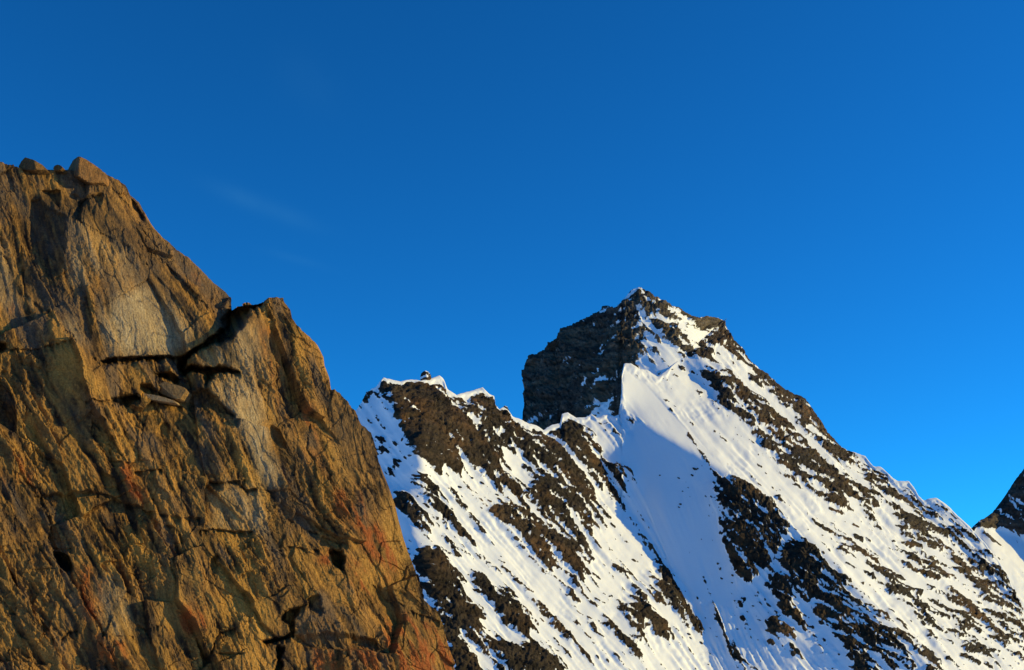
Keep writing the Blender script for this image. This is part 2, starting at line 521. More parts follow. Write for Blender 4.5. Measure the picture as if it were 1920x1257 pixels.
dens = np.full(GR.U.shape, 0.13)
SOLID = 0.92
PATCH = [
    # speckled zones first
    (z7([(0, 870), (60, 870), (130, 960), (170, 900), (280, 870), (350, 980), (480, 1060), (500, 1150), (520, 1257), (150, 1257), (60, 1100), (0, 1000)]), .56),
    (z6([(990, 470), (1060, 410), (1200, 480), (1290, 440), (1446, 450), (1446, 900), (1380, 900), (1300, 780), (1170, 620), (1080, 540)]), .48),
    (z10([(640, 700), (800, 800), (950, 950), (1095, 1070), (1095, 1257), (950, 1257), (860, 1100), (780, 1000), (700, 900), (620, 800)]), .50),
    (z10([(700, 590), (760, 600), (900, 720), (960, 790), (1040, 900), (1080, 1000), (1095, 1060), (1000, 1000), (900, 880), (800, 760), (720, 650)]), .52),
    (z10([(400, 400), (520, 450), (700, 590), (760, 700), (640, 640), (520, 540), (430, 460)]), .42),
    # sub-peak
    (z6([(210, 215), (240, 180), (330, 190), (420, 185), (470, 175), (530, 200), (560, 190), (600, 200), (640, 240), (690, 280), (730, 300), (760, 270), (830, 250), (900, 290), (915, 350), (960, 380), (985, 470), (960, 500), (900, 440), (850, 450), (880, 520), (930, 560), (940, 620), (900, 600), (850, 560), (820, 580), (860, 640), (900, 700), (880, 760), (830, 740), (760, 690), (720, 640), (690, 610), (640, 620), (700, 690), (700, 740), (650, 740), (620, 690), (560, 650), (570, 760), (520, 720), (470, 650), (440, 640), (450, 580), (400, 520), (360, 490), (330, 420), (340, 380), (300, 330), (250, 270)]), SOLID),
    (z6([(985, 480), (1040, 510), (1110, 570), (1170, 620), (1230, 690), (1330, 790), (1350, 840), (1400, 930), (1430, 1000), (1400, 1050), (1330, 1040), (1280, 1000), (1200, 930), (1150, 900), (1110, 850), (1100, 760), (1050, 680), (1010, 620), (980, 560)]), .88),
    (z6([(890, 760), (960, 760), (1010, 800), (1060, 840), (1080, 880), (1050, 910), (1000, 870), (930, 830), (890, 800)]), SOLID),
    (z6([(850, 950), (900, 930), (960, 935), (1000, 990), (980, 1010), (920, 1000), (870, 970)]), SOLID),
    (z6([(980, 1010), (1040, 1050), (1110, 1110), (1160, 1170), (1220, 1250), (1180, 1240), (1100, 1150), (1020, 1070)]), SOLID),
    (z6([(400, 760), (430, 720), (470, 710), (500, 770), (550, 830), (570, 900), (640, 960), (720, 1060), (770, 1140), (780, 1165), (700, 1090), (640, 1040), (590, 990), (530, 960), (480, 900), (420, 830)]), .86),
    (z6([(300, 830), (350, 840), (420, 910), (480, 970), (540, 1070), (500, 1070), (440, 1020), (390, 990), (330, 950), (310, 900)]), SOLID),
    (z6([(200, 590), (240, 575), (290, 590), (250, 620), (215, 625)]), SOLID),
    (z6([(280, 700), (320, 655), (370, 650), (360, 690), (300, 740)]), SOLID),
    (z6([(210, 520), (270, 500), (280, 525), (240, 540)]), SOLID),
    (z6([(305, 545), (345, 545), (325, 560)]), SOLID),
    (z6([(370, 640), (410, 640), (415, 660)]), SOLID),
    (z6([(175, 400), (220, 390), (215, 412)]), .8),
    (z6([(100, 310), (150, 225), (190, 222), (175, 262), (130, 305)]), SOLID),
    (z6([(1020, 430), (1080, 430), (1140, 500), (1190, 530), (1150, 540), (1060, 480)]), .8),
    (z6([(1295, 380), (1340, 400), (1400, 460), (1446, 520), (1400, 530), (1330, 450)]), .85),
    # bottom outcrops
    (z9([(120, 550), (170, 535), (250, 590), (320, 670), (370, 730), (390, 810), (430, 890), (520, 940), (520, 980), (450, 970), (520, 1060), (560, 1100), (620, 1110), (700, 1130), (760, 1110), (820, 1110), (900, 1170), (960, 1230), (1040, 1300), (610, 1300), (560, 1200), (480, 1130), (420, 1080), (370, 1030), (360, 1080), (300, 1030), (250, 980), (180, 830), (140, 700)]), .97),
    (z9([(440, 710), (490, 690), (530, 720), (560, 790), (620, 850), (700, 870), (760, 930), (820, 1010), (840, 1040), (780, 1030), (760, 1080), (700, 1030), (640, 1000), (560, 900), (500, 830)]), .97),
    (z9([(270, 1040), (330, 1060), (400, 1140), (470, 1200), (510, 1300), (340, 1300), (300, 1150)]), .97),
    (z9([(280, 530), (330, 540), (380, 600), (340, 590)]), .85),
    (z9([(560, 570), (620, 590), (700, 690), (760, 780), (700, 720), (610, 620)]), .55),
    (z9([(960, 600), (1010, 620), (1080, 690), (1130, 750), (1090, 750), (1020, 680)]), .97),
    (z9([(670, 390), (720, 390), (790, 450), (850, 540), (940, 640), (970, 690), (910, 650), (830, 570), (760, 490)]), .86),
    (z9([(880, 440), (960, 480), (1060, 520), (1110, 500), (1120, 560), (1190, 610), (1150, 620), (1070, 580), (990, 540), (920, 500)]), .85),
    (z9([(1310, 890), (1360, 880), (1420, 960), (1456, 1030), (1456, 1100), (1390, 1010)]), .9),
    (z9([(1340, 1060), (1400, 1080), (1456, 1130), (1456, 1160), (1380, 1120)]), .85),
    (z9([(840, 860), (900, 900), (950, 960), (1000, 1010), (1100, 1110), (1160, 1190), (1110, 1170), (1030, 1090), (950, 1000)]), .74),
    (z9([(590, 770), (640, 770), (700, 850), (660, 850)]), .9),
    (z9([(1000, 790), (1060, 820), (1110, 880), (1060, 860)]), .8),
    (z9([(1110, 910), (1190, 970), (1210, 1020), (1150, 980)]), .75),
    (z9([(1160, 830), (1240, 860), (1260, 900), (1190, 870)]), .6),
    (z9([(1270, 640), (1350, 660), (1380, 710), (1320, 680)]), .7),
    (z9([(790, 760), (830, 780), (810, 790)]), .9),
    # bowl and ribs
    (z8([(95, 230), (170, 225), (210, 260), (300, 300), (270, 350), (220, 370), (270, 450), (260, 480), (210, 460), (180, 400), (140, 350), (110, 300)]), .56),
    (z8([(300, 500), (340, 540), (420, 690), (500, 830), (520, 910), (480, 860), (430, 750), (380, 640), (330, 570)]), .42),
    (z8([(390, 770), (440, 790), (530, 920), (500, 900), (430, 830)]), .85),
    (z8([(340, 840), (420, 840), (460, 880), (450, 910), (420, 880)]), SOLID),
    (z8([(450, 940), (520, 960), (590, 1020), (640, 1080), (620, 1090), (560, 1050), (490, 1000)]), SOLID),
    (z8([(270, 850), (320, 890), (340, 960), (420, 1030), (480, 1110), (470, 1130), (400, 1090), (350, 1020), (320, 940), (280, 900)]), SOLID),
    (z8([(200, 950), (250, 950), (290, 1040), (260, 1050)]), SOLID),
    (z8([(225, 1090), (280, 1100), (340, 1190), (360, 1220), (290, 1170)]), .85),
    (z8([(165, 745), (210, 760), (190, 778)]), SOLID),
    (z8([(0, 780), (45, 830), (30, 840), (0, 810)]), SOLID),
    (z8([(45, 505), (100, 520), (140, 570), (100, 570)]), .9),
    (z8([(680, 330), (740, 300), (790, 310), (830, 360), (800, 380), (740, 360), (740, 430), (690, 460), (665, 420)]), .8),
    (z8([(740, 430), (800, 400), (870, 400), (960, 480), (990, 520), (940, 520), (860, 540), (830, 600), (780, 560), (720, 490)]), .95),
    (z8([(725, 575), (790, 600), (840, 650), (870, 600), (930, 560), (950, 600), (1010, 620), (980, 700), (940, 750), (880, 720), (850, 740), (880, 800), (850, 840), (800, 800), (750, 720), (730, 640)]), .93),
    (z8([(980, 540), (1040, 560), (1060, 610), (1000, 600)]), SOLID),
    (z8([(1050, 650), (1110, 620), (1170, 690), (1212, 710), (1212, 850), (1150, 860), (1140, 900), (1080, 900), (1010, 860), (990, 780), (1030, 700)]), .97),
    (z8([(950, 810), (980, 810), (1030, 900), (1100, 1010), (1110, 1040), (1050, 1010), (980, 950), (1000, 920), (960, 860)]), .93),
    (z8([(920, 1070), (970, 1000), (1030, 1050), (1090, 1110), (1060, 1120), (1000, 1090), (960, 1100)]), .95),
    (z8([(800, 910), (850, 910), (840, 960), (805, 950)]), .85),
    (z8([(935, 1120), (970, 1120), (960, 1170)]), .85),
    (z8([(1040, 1140), (1110, 1170), (1110, 1200), (1060, 1190)]), .85),
    # long right-hand slope
    (z10([(0, 30), (40, 60), (80, 130), (60, 160), (20, 130), (0, 110)]), .85),
    (z10([(70, 90), (140, 140), (110, 140)]), .8),
    (z10([(150, 170), (215, 185), (260, 240), (300, 310), (360, 380), (420, 430), (370, 440), (300, 370), (250, 330), (220, 270), (170, 210)]), .93),
    (z10([(0, 150), (50, 190), (110, 260), (190, 350), (280, 430), (360, 500), (390, 540), (350, 530), (260, 470), (170, 400), (100, 360), (60, 290), (0, 250)]), .84),
    (z10([(90, 170), (150, 200), (200, 260), (170, 270), (110, 220)]), .8),
    (z10([(160, 310), (220, 340), (240, 370), (190, 350)]), .8),
    (z10([(220, 500), (300, 550), (390, 590), (400, 640), (340, 600), (250, 550)]), .68),
    (z10([(400, 540), (450, 550), (530, 610), (480, 620), (420, 590)]), .66),
    (z10([(480, 470), (540, 500), (600, 580), (700, 660), (760, 720), (800, 790), (760, 800), (700, 730), (640, 680), (560, 610), (500, 540)]), .70),
    (z10([(560, 640), (640, 680), (660, 750), (600, 730)]), .64),
    (z10([(920, 870), (980, 900), (1050, 990), (1060, 1040), (1000, 990)]), .97),
    (z10([(370, 750), (450, 820), (540, 900), (640, 980), (700, 1030), (740, 1060), (700, 1060), (600, 980), (500, 900), (430, 850)]), .54),
    (z10([(700, 1040), (780, 1060), (860, 1130), (960, 1257), (850, 1230), (760, 1130)]), .52),
    (z10([(850, 1040), (950, 1080), (1030, 1150), (1095, 1230), (1000, 1200), (900, 1120)]), .60),
    (z10([(10, 570), (100, 640), (130, 700), (100, 860), (40, 850), (0, 800), (0, 600)]), .60),
    (z10([(310, 940), (400, 900), (420, 960), (380, 1000), (420, 1060), (370, 1050)]), .75),
    (z10([(260, 1030), (310, 1020), (330, 1060), (280, 1090)]), .85),
    (z10([(420, 990), (490, 1000), (520, 1050), (450, 1060)]), .85),
    (z10([(330, 1100), (370, 1060), (400, 1120), (470, 1180), (540, 1290), (440, 1290), (380, 1180)]), .8),
    (z10([(430, 1090), (500, 1110), (490, 1160), (440, 1130)]), .85),
    (z10([(520, 1080), (590, 1070), (650, 1150), (680, 1200), (760, 1270), (640, 1240), (560, 1200), (530, 1140)]), .72),
    # summit
    (z7([(600, 180), (700, 70), (745, 50), (850, 105), (1000, 175), (1100, 235), (1230, 230), (1310, 350), (1446, 530), (1446, 640), (1380, 560), (1250, 450), (1180, 390), (1100, 320), (960, 270), (870, 200), (830, 210), (790, 270), (740, 230)]), .66),
    (z7([(600, 200), (700, 200), (740, 260), (790, 330), (780, 400), (790, 450), (740, 500), (640, 500), (560, 420)]), .58),
    (z7([(800, 250), (880, 240), (960, 320), (1000, 380), (1050, 390), (1110, 460), (1060, 470), (1000, 440), (960, 400), (900, 380), (840, 380), (900, 340)]), .60),
    (z7([(950, 440), (990, 420), (1000, 490), (1025, 545), (980, 540)]), .85),
    (z7([(1130, 590), (1200, 570), (1250, 610), (1210, 640), (1250, 700), (1200, 700)]), .56),
    (z7([(1180, 740), (1270, 690), (1300, 650), (1380, 700), (1446, 700), (1446, 820), (1380, 830), (1310, 790), (1270, 800)]), .78),
    (z7([(1300, 800), (1400, 850), (1446, 880), (1446, 920), (1350, 880)]), .56),
    (z7([(1060, 640), (1080, 650), (1115, 720), (1085, 710)]), .62),
    (z7([(1100, 760), (1150, 790), (1160, 810), (1110, 790)]), .6),
    (z7([(990, 830), (1040, 850), (1100, 900), (1060, 900)]), .6),
    (z7([(680, 540), (740, 560), (790, 620), (740, 600)]), .85),
    (z7([(690, 815), (760, 850), (820, 890), (780, 880)]), .55),
    (z7([(1120, 1000), (1160, 1030), (1195, 1070), (1150, 1050)]), .7),
    (z7([(440, 890), (490, 910), (520, 1010), (560, 1020), (500, 1050), (420, 960), (330, 900), (290, 830), (340, 850)]), .66),
    (z7([(560, 920), (610, 920), (600, 945)]), .85),
    # finer second look at the bands
    (z13([(1020, 290), (1080, 280), (1180, 380), (1260, 480), (1330, 560), (1420, 640), (1420, 690), (1330, 640), (1220, 520), (1120, 430), (1060, 360)]), .62),
    (z13([(1180, 300), (1280, 350), (1340, 420), (1400, 490), (1440, 560), (1380, 540), (1280, 440), (1200, 350)]), .84),
    (z13([(1260, 470), (1340, 540), (1450, 620), (1520, 680), (1480, 680), (1380, 610), (1290, 540)]), .68),
    (z13([(1430, 520), (1530, 560), (1640, 650), (1760, 760), (1860, 880), (1920, 990), (1920, 1060), (1830, 960), (1700, 840), (1560, 680), (1460, 580)]), .50),
    (z13([(1380, 740), (1480, 800), (1600, 890), (1760, 1010), (1880, 1110), (1780, 1100), (1640, 1000), (1500, 890), (1400, 800)]), .42),
    (z13([(1640, 790), (1800, 900), (1920, 1060), (1920, 1125), (1850, 1080), (1720, 960), (1620, 850)]), .47),
    (z13([(1240, 790), (1300, 770), (1400, 850), (1500, 960), (1600, 1040), (1700, 1125), (1560, 1125), (1440, 1050), (1350, 950), (1300, 940), (1240, 880)]), .62),
    (z13([(1045, 590), (1110, 590), (1200, 660), (1260, 720), (1250, 760), (1190, 730), (1220, 800), (1180, 840), (1130, 800), (1150, 880), (1100, 850), (1075, 770), (1060, 700), (1110, 740), (1060, 660)]), .80),
    (z13([(1235, 800), (1290, 765), (1340, 800), (1350, 880), (1300, 930), (1240, 890)]), .95),
    (z13([(440, 330), (520, 400), (600, 430), (700, 560), (740, 640), (680, 640), (760, 740), (700, 720), (690, 790), (620, 760), (560, 700), (500, 640), (440, 560), (420, 480)]), .57),
    (z13([(110, 320), (240, 310), (330, 350), (440, 400), (470, 470), (430, 560), (380, 560), (330, 520), (260, 560), (200, 530), (160, 430)]), .90),
    (z13([(520, 600), (600, 600), (680, 660), (640, 720), (560, 690)]), .88),
    (z13([(430, 660), (500, 680), (600, 760), (690, 860), (680, 890), (580, 800), (480, 720)]), .78),
    (z13([(560, 700), (660, 760), (700, 820), (640, 780)]), .7),
    (z13([(770, 940), (850, 960), (930, 1040), (880, 1040), (800, 990)]), .74),
    (z13([(850, 880), (930, 910), (1020, 1000), (980, 1010), (900, 950)]), .78),
    (z13([(540, 940), (620, 1000), (700, 1090), (640, 1060)]), .52),
    (z13([(690, 960), (760, 1010), (860, 1100), (800, 1090)]), .52),
    (z13([(710, 530), (790, 540), (830, 580), (800, 620), (820, 680), (780, 670), (730, 600)]), .60),
    (z13([(890, 850), (960, 920), (950, 930), (880, 860)]), .7),
    # snow let back in
    (z7([(960, 280), (1010, 300), (1120, 400), (1250, 520), (1446, 670), (1446, 720), (1300, 600), (1150, 480), (1050, 390)]), .10),
    (z6([(250, 225), (300, 250), (360, 320), (460, 380), (430, 410), (370, 360), (330, 320), (280, 280)]), .2),
    (z6([(540, 200), (600, 290), (640, 355), (600, 320), (560, 260)]), .12),
    (z6([(640, 300), (700, 320), (740, 365), (690, 340)]), .15),
    (z6([(700, 400), (760, 460), (800, 490), (750, 470)]), .1),
    (z6([(590, 460), (670, 550), (640, 540), (600, 490)]), .12),
    (z6([(755, 370), (830, 420), (780, 415)]), .1),
    (z6([(575, 580), (630, 630), (590, 610)]), .1),
    (z6([(860, 460), (930, 460), (950, 500), (900, 540), (870, 520)]), .08),
    (z6([(920, 600), (960, 570), (1000, 640), (1090, 740), (1100, 830), (1080, 845), (1030, 780), (960, 690)]), .05),
    (z6([(960, 500), (1000, 530), (1025, 575), (980, 560)]), .1),
    (z6([(720, 260), (760, 280), (740, 330), (715, 320)]), .15),
    (z6([(1210, 830), (1290, 900), (1240, 880)]), .1),
    (z9([(530, 950), (600, 960), (700, 1010), (770, 1090), (740, 1120), (660, 1080), (600, 1020)]), 0.0),
    (z9([(360, 1030), (420, 1080), (470, 1140), (560, 1200), (600, 1280), (540, 1280), (470, 1200), (400, 1130), (350, 1080)]), 0.0),
    # glassy snow of the bowl and its crest
    (z7([(655, 540), (760, 610), (900, 770), (1050, 930), (1200, 1080), (1330, 1200), (1240, 1140), (1000, 975), (800, 865), (670, 780)]), -0.25),
    (z8([(290, 60), (330, 40), (760, 300), (680, 330), (660, 400), (690, 500), (730, 650), (790, 840), (760, 950), (620, 900), (480, 760), (400, 560), (300, 300), (230, 160)]), -0.3),
]
for pts, val in PATCH:
    GR.fill(dens, pts, val)
dens = 0.45 * gblur(dens, 1.2) + 0.55 * gblur(dens, 3.6)
dens_s = gblur(np.clip(dens, 0, 1), 5.0); dens_m = gblur(np.clip(dens, 0, 1), 12.0)

# fall-line and bedding directions (image angle, v down)
fall = np.full(GR.U.shape, math.radians(50))
for pts, a in [(z6([(0, 150), (1000, 150), (1100, 700), (1446, 1257), (0, 1257)]), 54),
               (z9([(0, 0), (900, 0), (1456, 700), (1456, 1257), (0, 1257)]), 49),
               (z8([(180, 100), (330, 40), (700, 290), (660, 420), (800, 850), (1000, 1257), (650, 1257), (500, 900), (350, 500)]), 72),
               (z8([(330, 30), (1212, 200), (1212, 700), (800, 330)]), 47),
               (z10([(0, 300), (1095, 700), (1095, 1257), (400, 800)]), 44)]:
    GR.fill(fall, pts, math.radians(a))
fall = gblur(fall, 14)
wn0 = rng.normal(size=GR.U.shape)
lic_fine = GR.lic(fall + 0.14 * fbm(GR.U / 60, GR.V / 60, 2, 3), 42, gblur(wn0, 0.8))
lic_flute = GR.lic(fall + 0.10 * fbm(GR.U / 80, GR.V / 80, 2, 6), 85, gblur(rng.normal(size=GR.U.shape), 1.0))
lic_mid = GR.lic(fall + 0.16 * fbm(GR.U / 70, GR.V / 70, 2, 4), 110, gblur(rng.normal(size=GR.U.shape), 2.6))
bed = np.radians(28 + 8 * fbm(GR.U / 200, GR.V / 200, 2, 9))
lic_bed = GR.lic(bed, 15, gblur(rng.normal(size=GR.U.shape), 0.65))
lic_wall = GR.lic(np.radians(-30 + 14 * fbm(GR.U / 120, GR.V / 120, 2, 10)), 16, gblur(rng.normal(size=GR.U.shape), 0.9))


def rock_field(u, v, dens_fn, snow_crest=None, wall=False):
    """continuous field; above 0.5 is bare rock"""
    wu = 8 * fbm(u / 34, v / 34, 3, 22) + 3.0 * fbm(u / 8, v / 8, 2, 24)
    wv = 8 * fbm(u / 34, v / 34, 3, 23) + 3.0 * fbm(u / 8, v / 8, 2, 25)
    d = dens_fn(u + wu, v + wv)
    if snow_crest is not None:
        d = d - snow_crest
    iso = fbm(u / 6.5, v / 5.5, 3, 21, 0.8)
    big = fbm(u / 22, v / 22, 2, 27)
    right = sstep(1330, 1450, u + 0.45 * (900 - v))
    n = ((0.09 - 0.04 * right) * GR.sample(lic_mid, u, v) + (0.15 + 0.13 * right) * GR.sample(lic_bed, u, v) + 0.09 * GR.sample(lic_fine, u, v)
         + (0.20 - 0.08 * right) * GR.sample(lic_flute, u, v) + 0.38 * iso + 0.08 * big)
    if wall:
        ww = 1 - sstep(1180, 1220, u)
        n = n * (1 - ww) + ww * (0.20 * GR.sample(lic_wall, u, v) + 0.05 * GR.sample(lic_mid, u, v) + 0.42 * iso)
    return d + n * np.clip(1.15 - np.abs(d - 0.5) * 0.75, 0.30, 1)


# ------------------------------------------------------------------ mountain: surface orientation and depth
GD = Grid(60, 2130, 520, 1420, 4.0)


def paint_normals(G, base, regions, blur):
    N = np.zeros(G.U.shape + (3,)); N[:] = np.array(base) / np.linalg.norm(base)
    for pts, n in regions:
        sl, m = G.poly(pts)
        if sl is not None:
            N[sl][m] = np.array(n) / np.linalg.norm(n)
    return np.stack([gblur(N[..., k], blur) for k in range(3)], -1)


REG1 = [
    ([(0, 500), (668, 700), (668, 900), (760, 1000), (820, 1450), (0, 1450)], (-0.45, -0.68, 0.50)),
    (z6([(90, -100), (1446, -100), (1500, 600), (1446, 1257), (2200, 2600), (500, 2600), (330, 1257), (90, 700)]), (0.64, -0.66, 0.95)),
    # shaded prow on the left of the sub-peak
    (z6([(-200, 100), (215, 130), (245, 200), (300, 330), (330, 420), (345, 480), (425, 545), (440, 640), (470, 680), (380, 720), (350, 755), (300, 745), (235, 690), (100, 700), (-200, 800)]), (-0.60, -0.65, 0.45)),
    (z9([(0, 330), (60, 360), (110, 480), (160, 560), (200, 700), (170, 800), (60, 700), (-60, 400)]), (-0.35, -0.7, 0.5)),
    # shaded bowl
    (z8([(280, 40), (335, 22), (512, 122), (658, 192), (838, 345), (690, 330), (655, 410), (680, 480), (740, 660), (800, 820), (960, 1010), (1080, 1257), (1200, 1500), (760, 1500), (620, 1080), (530, 930), (440, 790), (330, 560), (200, 430), (100, 260), (110, 200), (230, 150), (300, 100)]), (-0.28, -0.72, 0.62)),
    (z8([(150, 260), (300, 290), (420, 560), (520, 800), (640, 1000), (620, 1080), (530, 930), (440, 790), (330, 560), (200, 430)]), (-0.08, -0.80, 0.58)),
    (z8([(640, 1060), (800, 1010), (960, 1040), (1080, 1257), (1200, 1500), (760, 1500)]), (0.06, -0.76, 0.64)),
    (z8([(400, 330), (560, 330), (655, 420), (690, 560), (760, 760), (900, 1060), (700, 1060), (560, 820), (470, 640)]), (0.0, -0.74, 0.66)),
    # rib below the crest and the broken flank right of it
    (z8([(690, 320), (830, 360), (990, 500), (1212, 690), (1500, 1000), (1750, 1257), (2000, 1500), (1300, 1500), (1080, 1257), (960, 1010), (800, 830), (740, 660), (655, 420)]), (0.14, -0.76, 0.56)),
    (z8([(860, 520), (1000, 470), (1212, 690), (1500, 1000), (1400, 1020), (1212, 860), (1000, 640)]), (-0.05, -0.76, 0.55)),
    # crest slab and upper long slope
    (z8([(230, -30), (330, 40), (640, 212), (830, 355), (1000, 490), (1000, 300), (700, 60), (400, -60)]), (0.62, -0.56, 0.92)),
    (z7([(1010, 500), (1110, 480), (1200, 560), (1260, 680), (1180, 720), (1060, 600)]), (0.03, -0.8, 0.6)),
    (z10([(400, 380), (540, 450), (740, 560), (920, 730), (1095, 1050), (1020, 1000), (820, 760), (640, 600), (480, 480)]), (0.30, -0.75, 0.62)),
]
N1 = paint_normals(GD, (0.66, -0.60, 0.96), REG1, 1.1)
valid1 = GD.V > (curve(TOP_M1, GD.U) - 14)
L1 = solve_depth(GD, N1, valid1, [(760, 800, 780.0)])
L1 = gblur(L1, 0.8)

REG2 = [
    (z7([(-100, 0), (600, 100), (640, 300), (620, 420), (700, 560), (660, 830), (-100, 900)]), (-0.62, -0.66, 0.42)),
    (z7([(600, 100), (700, 60), (740, 60), (735, 220), (790, 330), (800, 450), (760, 560), (620, 520)]), (-0.12, -0.84, 0.50)),
    (z7([(735, 60), (850, 100), (1100, 240), (1240, 240), (1300, 360), (1446, 600), (1250, 520), (1100, 400), (960, 280), (860, 200)]), (0.55, -0.62, 0.60)),
    (z7([(735, 220), (860, 220), (960, 300), (1100, 420), (1020, 560), (900, 600), (780, 560), (800, 400)]), (0.02, -0.80, 0.60)),
]
N2 = paint_normals(GD, (0.2, -0.7, 0.6), REG2, 1.0)
valid2 = (GD.V > curve(TOP_M2, GD.U) - 14) & (GD.V < curve(TOP_M1, GD.U) + 60) & (GD.U < 1430)
cw = ((GD.U > 1255) & (GD.V > curve(TOP_M1, GD.U) - 2) & (GD.V < curve(TOP_M1, GD.U) + 60) & (GD.U < 1400)) * 1.0
L2 = solve_depth(GD, N2, valid2, [(1300, 660, 1200.0)], cuts=(cw * 2.0, L1 + 0.0015))
L2 = gblur(L2, 0.8)


def disp_rock(u, v, rough=1.0):
    f1, b1, _ = facets(u / 26 + 0.3 * fbm(u / 40, v / 40, 2, 31), v / 22, 3)
    f2, b2, _ = facets((u + v * 0.35) / 9.5, (v - u * 0.3) / 8.0, 5)
    f3 = fbm(u / 5, v / 5, 2, 37)
    r = fbm(u / 34, v / 30, 3, 33, ridged=True)
    return rough * (3.4 * f1 + 2.8 * f2 - 1.6 * (1 - sstep(0, 0.2, b2)) + 1.5 * f3 + 3.2 * r)


def relief(name, top, us, vbreaks, L, G, mat, dens_fn, parent=None, rough=1.0, crest_snow=None, skirt=60.0, jag=1.6, seed=0, flute=1.0, wallish=False, ribs=False):
    t = curve(top, us)
    t = t + jag * fbm(us / 7.0, us * 0 + seed, 3, 50 + seed, 0.65)
    (va, na), (vb, nb) = vbreaks
    va_ = np.maximum(va, t + 30)
    s1 = np.linspace(0, 1, na)[:, None]; s2 = np.linspace(0, 1, nb + 1)[1:, None]
    V = np.concatenate([t + (va_ - t) * s1, va_ + (np.maximum(vb, va_ + 20) - va_) * s2], 0)
    U = np.broadcast_to(us, V.shape).copy()
    D = np.exp(G.spline(L, U, V))
    P = world_pt(U, V, D)
    if crest_snow is not None:
        w = crest_snow(U) * (0.55 + 0.75 * (fbm(U / 14, U * 0 + 3, 2, 60) + 0.5))
        near = 1 - sstep(w * 0.6, w * 1.2 + 0.01, V - t)
        f = rock_field(U, V, dens_fn, near * 0.9 * (w > 0.5))
    else:
        near = np.zeros(U.shape); w = near
        f = rock_field(U, V, dens_fn, wall=wallish)
    rk = sstep(0.44, 0.60, f)
    rk = np.clip(rk, 0, 1)
    zone = sstep(-0.15, 0.45, fbm(U / 75 + V / 130, V / 110 - U / 120, 2, 73))
    snow = (GR.sample(lic_flute, U, V) * 1.55 + 0.16 * GR.sample(lic_fine, U, V)) * (0.18 + 1.0 * zone) + 0.85 * GR.sample(lic_mid, U, V)
    smooth = sstep(-0.02, 0.05, GR.sample(dens, U, V))
    soft = fbm(U / 60, V / 60, 3, 71) * 2.0
    px = D / FPX
    rkd = sstep(0.30, 0.68, gblur(f, 2.2))
    dis = rkd * (1.6 + disp_rock(U, V, rough)) + 0.7 * rk + (1 - rkd) * (flute * snow * (0.12 + 0.88 * smooth) + soft * (0.25 + 0.75 * smooth))
    if wallish:
        dis = dis + 11.0 * fbm(U / 46 + 0.35 * V / 46, V / 120, 3, 77, ridged=True) * (1 - sstep(1150, 1190, U)) * sstep(0, 30, V - t)
    if ribs:
        dis = dis + (9.0 * GR.sample(dens_s, U, V) + 10.0 * GR.sample(dens_m, U, V)) * sstep(4, 55, V - t)
    if crest_snow is not None:
        dis = dis + near * (w > 0.5) * 2.5 * np.sqrt(np.clip(1 - ((V - t) / np.maximum(w, 1) - 0.5) ** 2 * 4, 0, 1))
    edge = sstep(0, 10, V - t) * 0.6 + 0.4
    nn = normals_of(np.stack([gblur(P[..., k], 2.0) for k in range(3)], -1))
    P = P + nn * (dis * px * edge)[..., None]
    # far side: the ridge falls away behind its crest
    rows = []
    for k, (dd, dv) in enumerate(((0.15, 1.0), (0.45, 5.0), (1.0, 16.0), (2.0, 46.0))):
        rows.insert(0, world_pt(us, t + dv + 0 * us, D[0] + dd * skirt))
    P = np.concatenate([np.stack(rows, 0), P], 0)
    f = np.concatenate([np.repeat(f[:1], 4, 0), f], 0)
    return grid_mesh(name, P, {'rock': f}, mat, parent), dict(U=U, V=V, D=D, f=f, P=P)


def dens1(U, V):
    d = GR.sample(dens, U, V)
    d = d + 0.07 * sstep(0.2, 0.4, d) * (1 - sstep(0.6, 0.8, d))
    h = V - curve(TOP_M1, U)
    w = np.interp(U, [1285, 1310, 1345, 1400, 1430, 1480, 1505, 1560, 1590, 1605], [0, 30, 60, 48, 18, 22, 48, 50, 18, 0])
    return np.where(w > 1, np.maximum(d, 0.84 * (1 - sstep(w * 0.7, w * 1.2 + 0.1, h))), d)


def crest1(U):
    return np.interp(U, [600, 690, 705, 720, 800, 830, 850, 860, 905, 930, 945, 975, 1000, 1030, 1060, 1100, 1150, 1160, 1172, 1250, 1262, 1575, 1590, 1700, 1830],
                     [0, 0, 6, 8, 9, 13, 10, 9, 12, 6, 8, 12, 12, 14, 14, 9, 9, 10, 16, 14, 0, 0, 5, 9, 7])


US1 = spaced(TOP_M1, 100, 2100, 1.75, coarse=((0, 600, 0.18), (1935, 2200, 0.25)))
mountain, info1 = relief('mountain', TOP_M1, US1, ((1268, 345), (1415, 14)), L1, GD, M_MOUNT, dens1, crest_snow=crest1, skirt=70.0, jag=1.3, seed=1, ribs=True)
tag(mountain, 'steep snowy mountain flank streaked with dark rock below a pyramid summit', 'mountain', kind='structure')


def dens2(U, V):
    d = GR.sample(dens, U, V)
    wall = sstep(0, 14, np.interp(V, [520, 560, 600, 700, 800], [1185, 1185, 1200, 1200, 1180]) - U)
    base = 0.93 - 0.26 * sstep(735, 790, V) * sstep(1000, 1120, U) - 0.20 * np.clip(fbm(U / 55, V / 34, 2, 83) + 0.15, 0, 1) - 0.10 * sstep(1060, 1180, U)
    h = V - curve(TOP_M2, U)
    d = np.maximum(d, 0.80 * (1 - sstep(18, 38, h)) * sstep(1215, 1240, U))
    return d * (1 - wall) + np.maximum(d, base) * wall


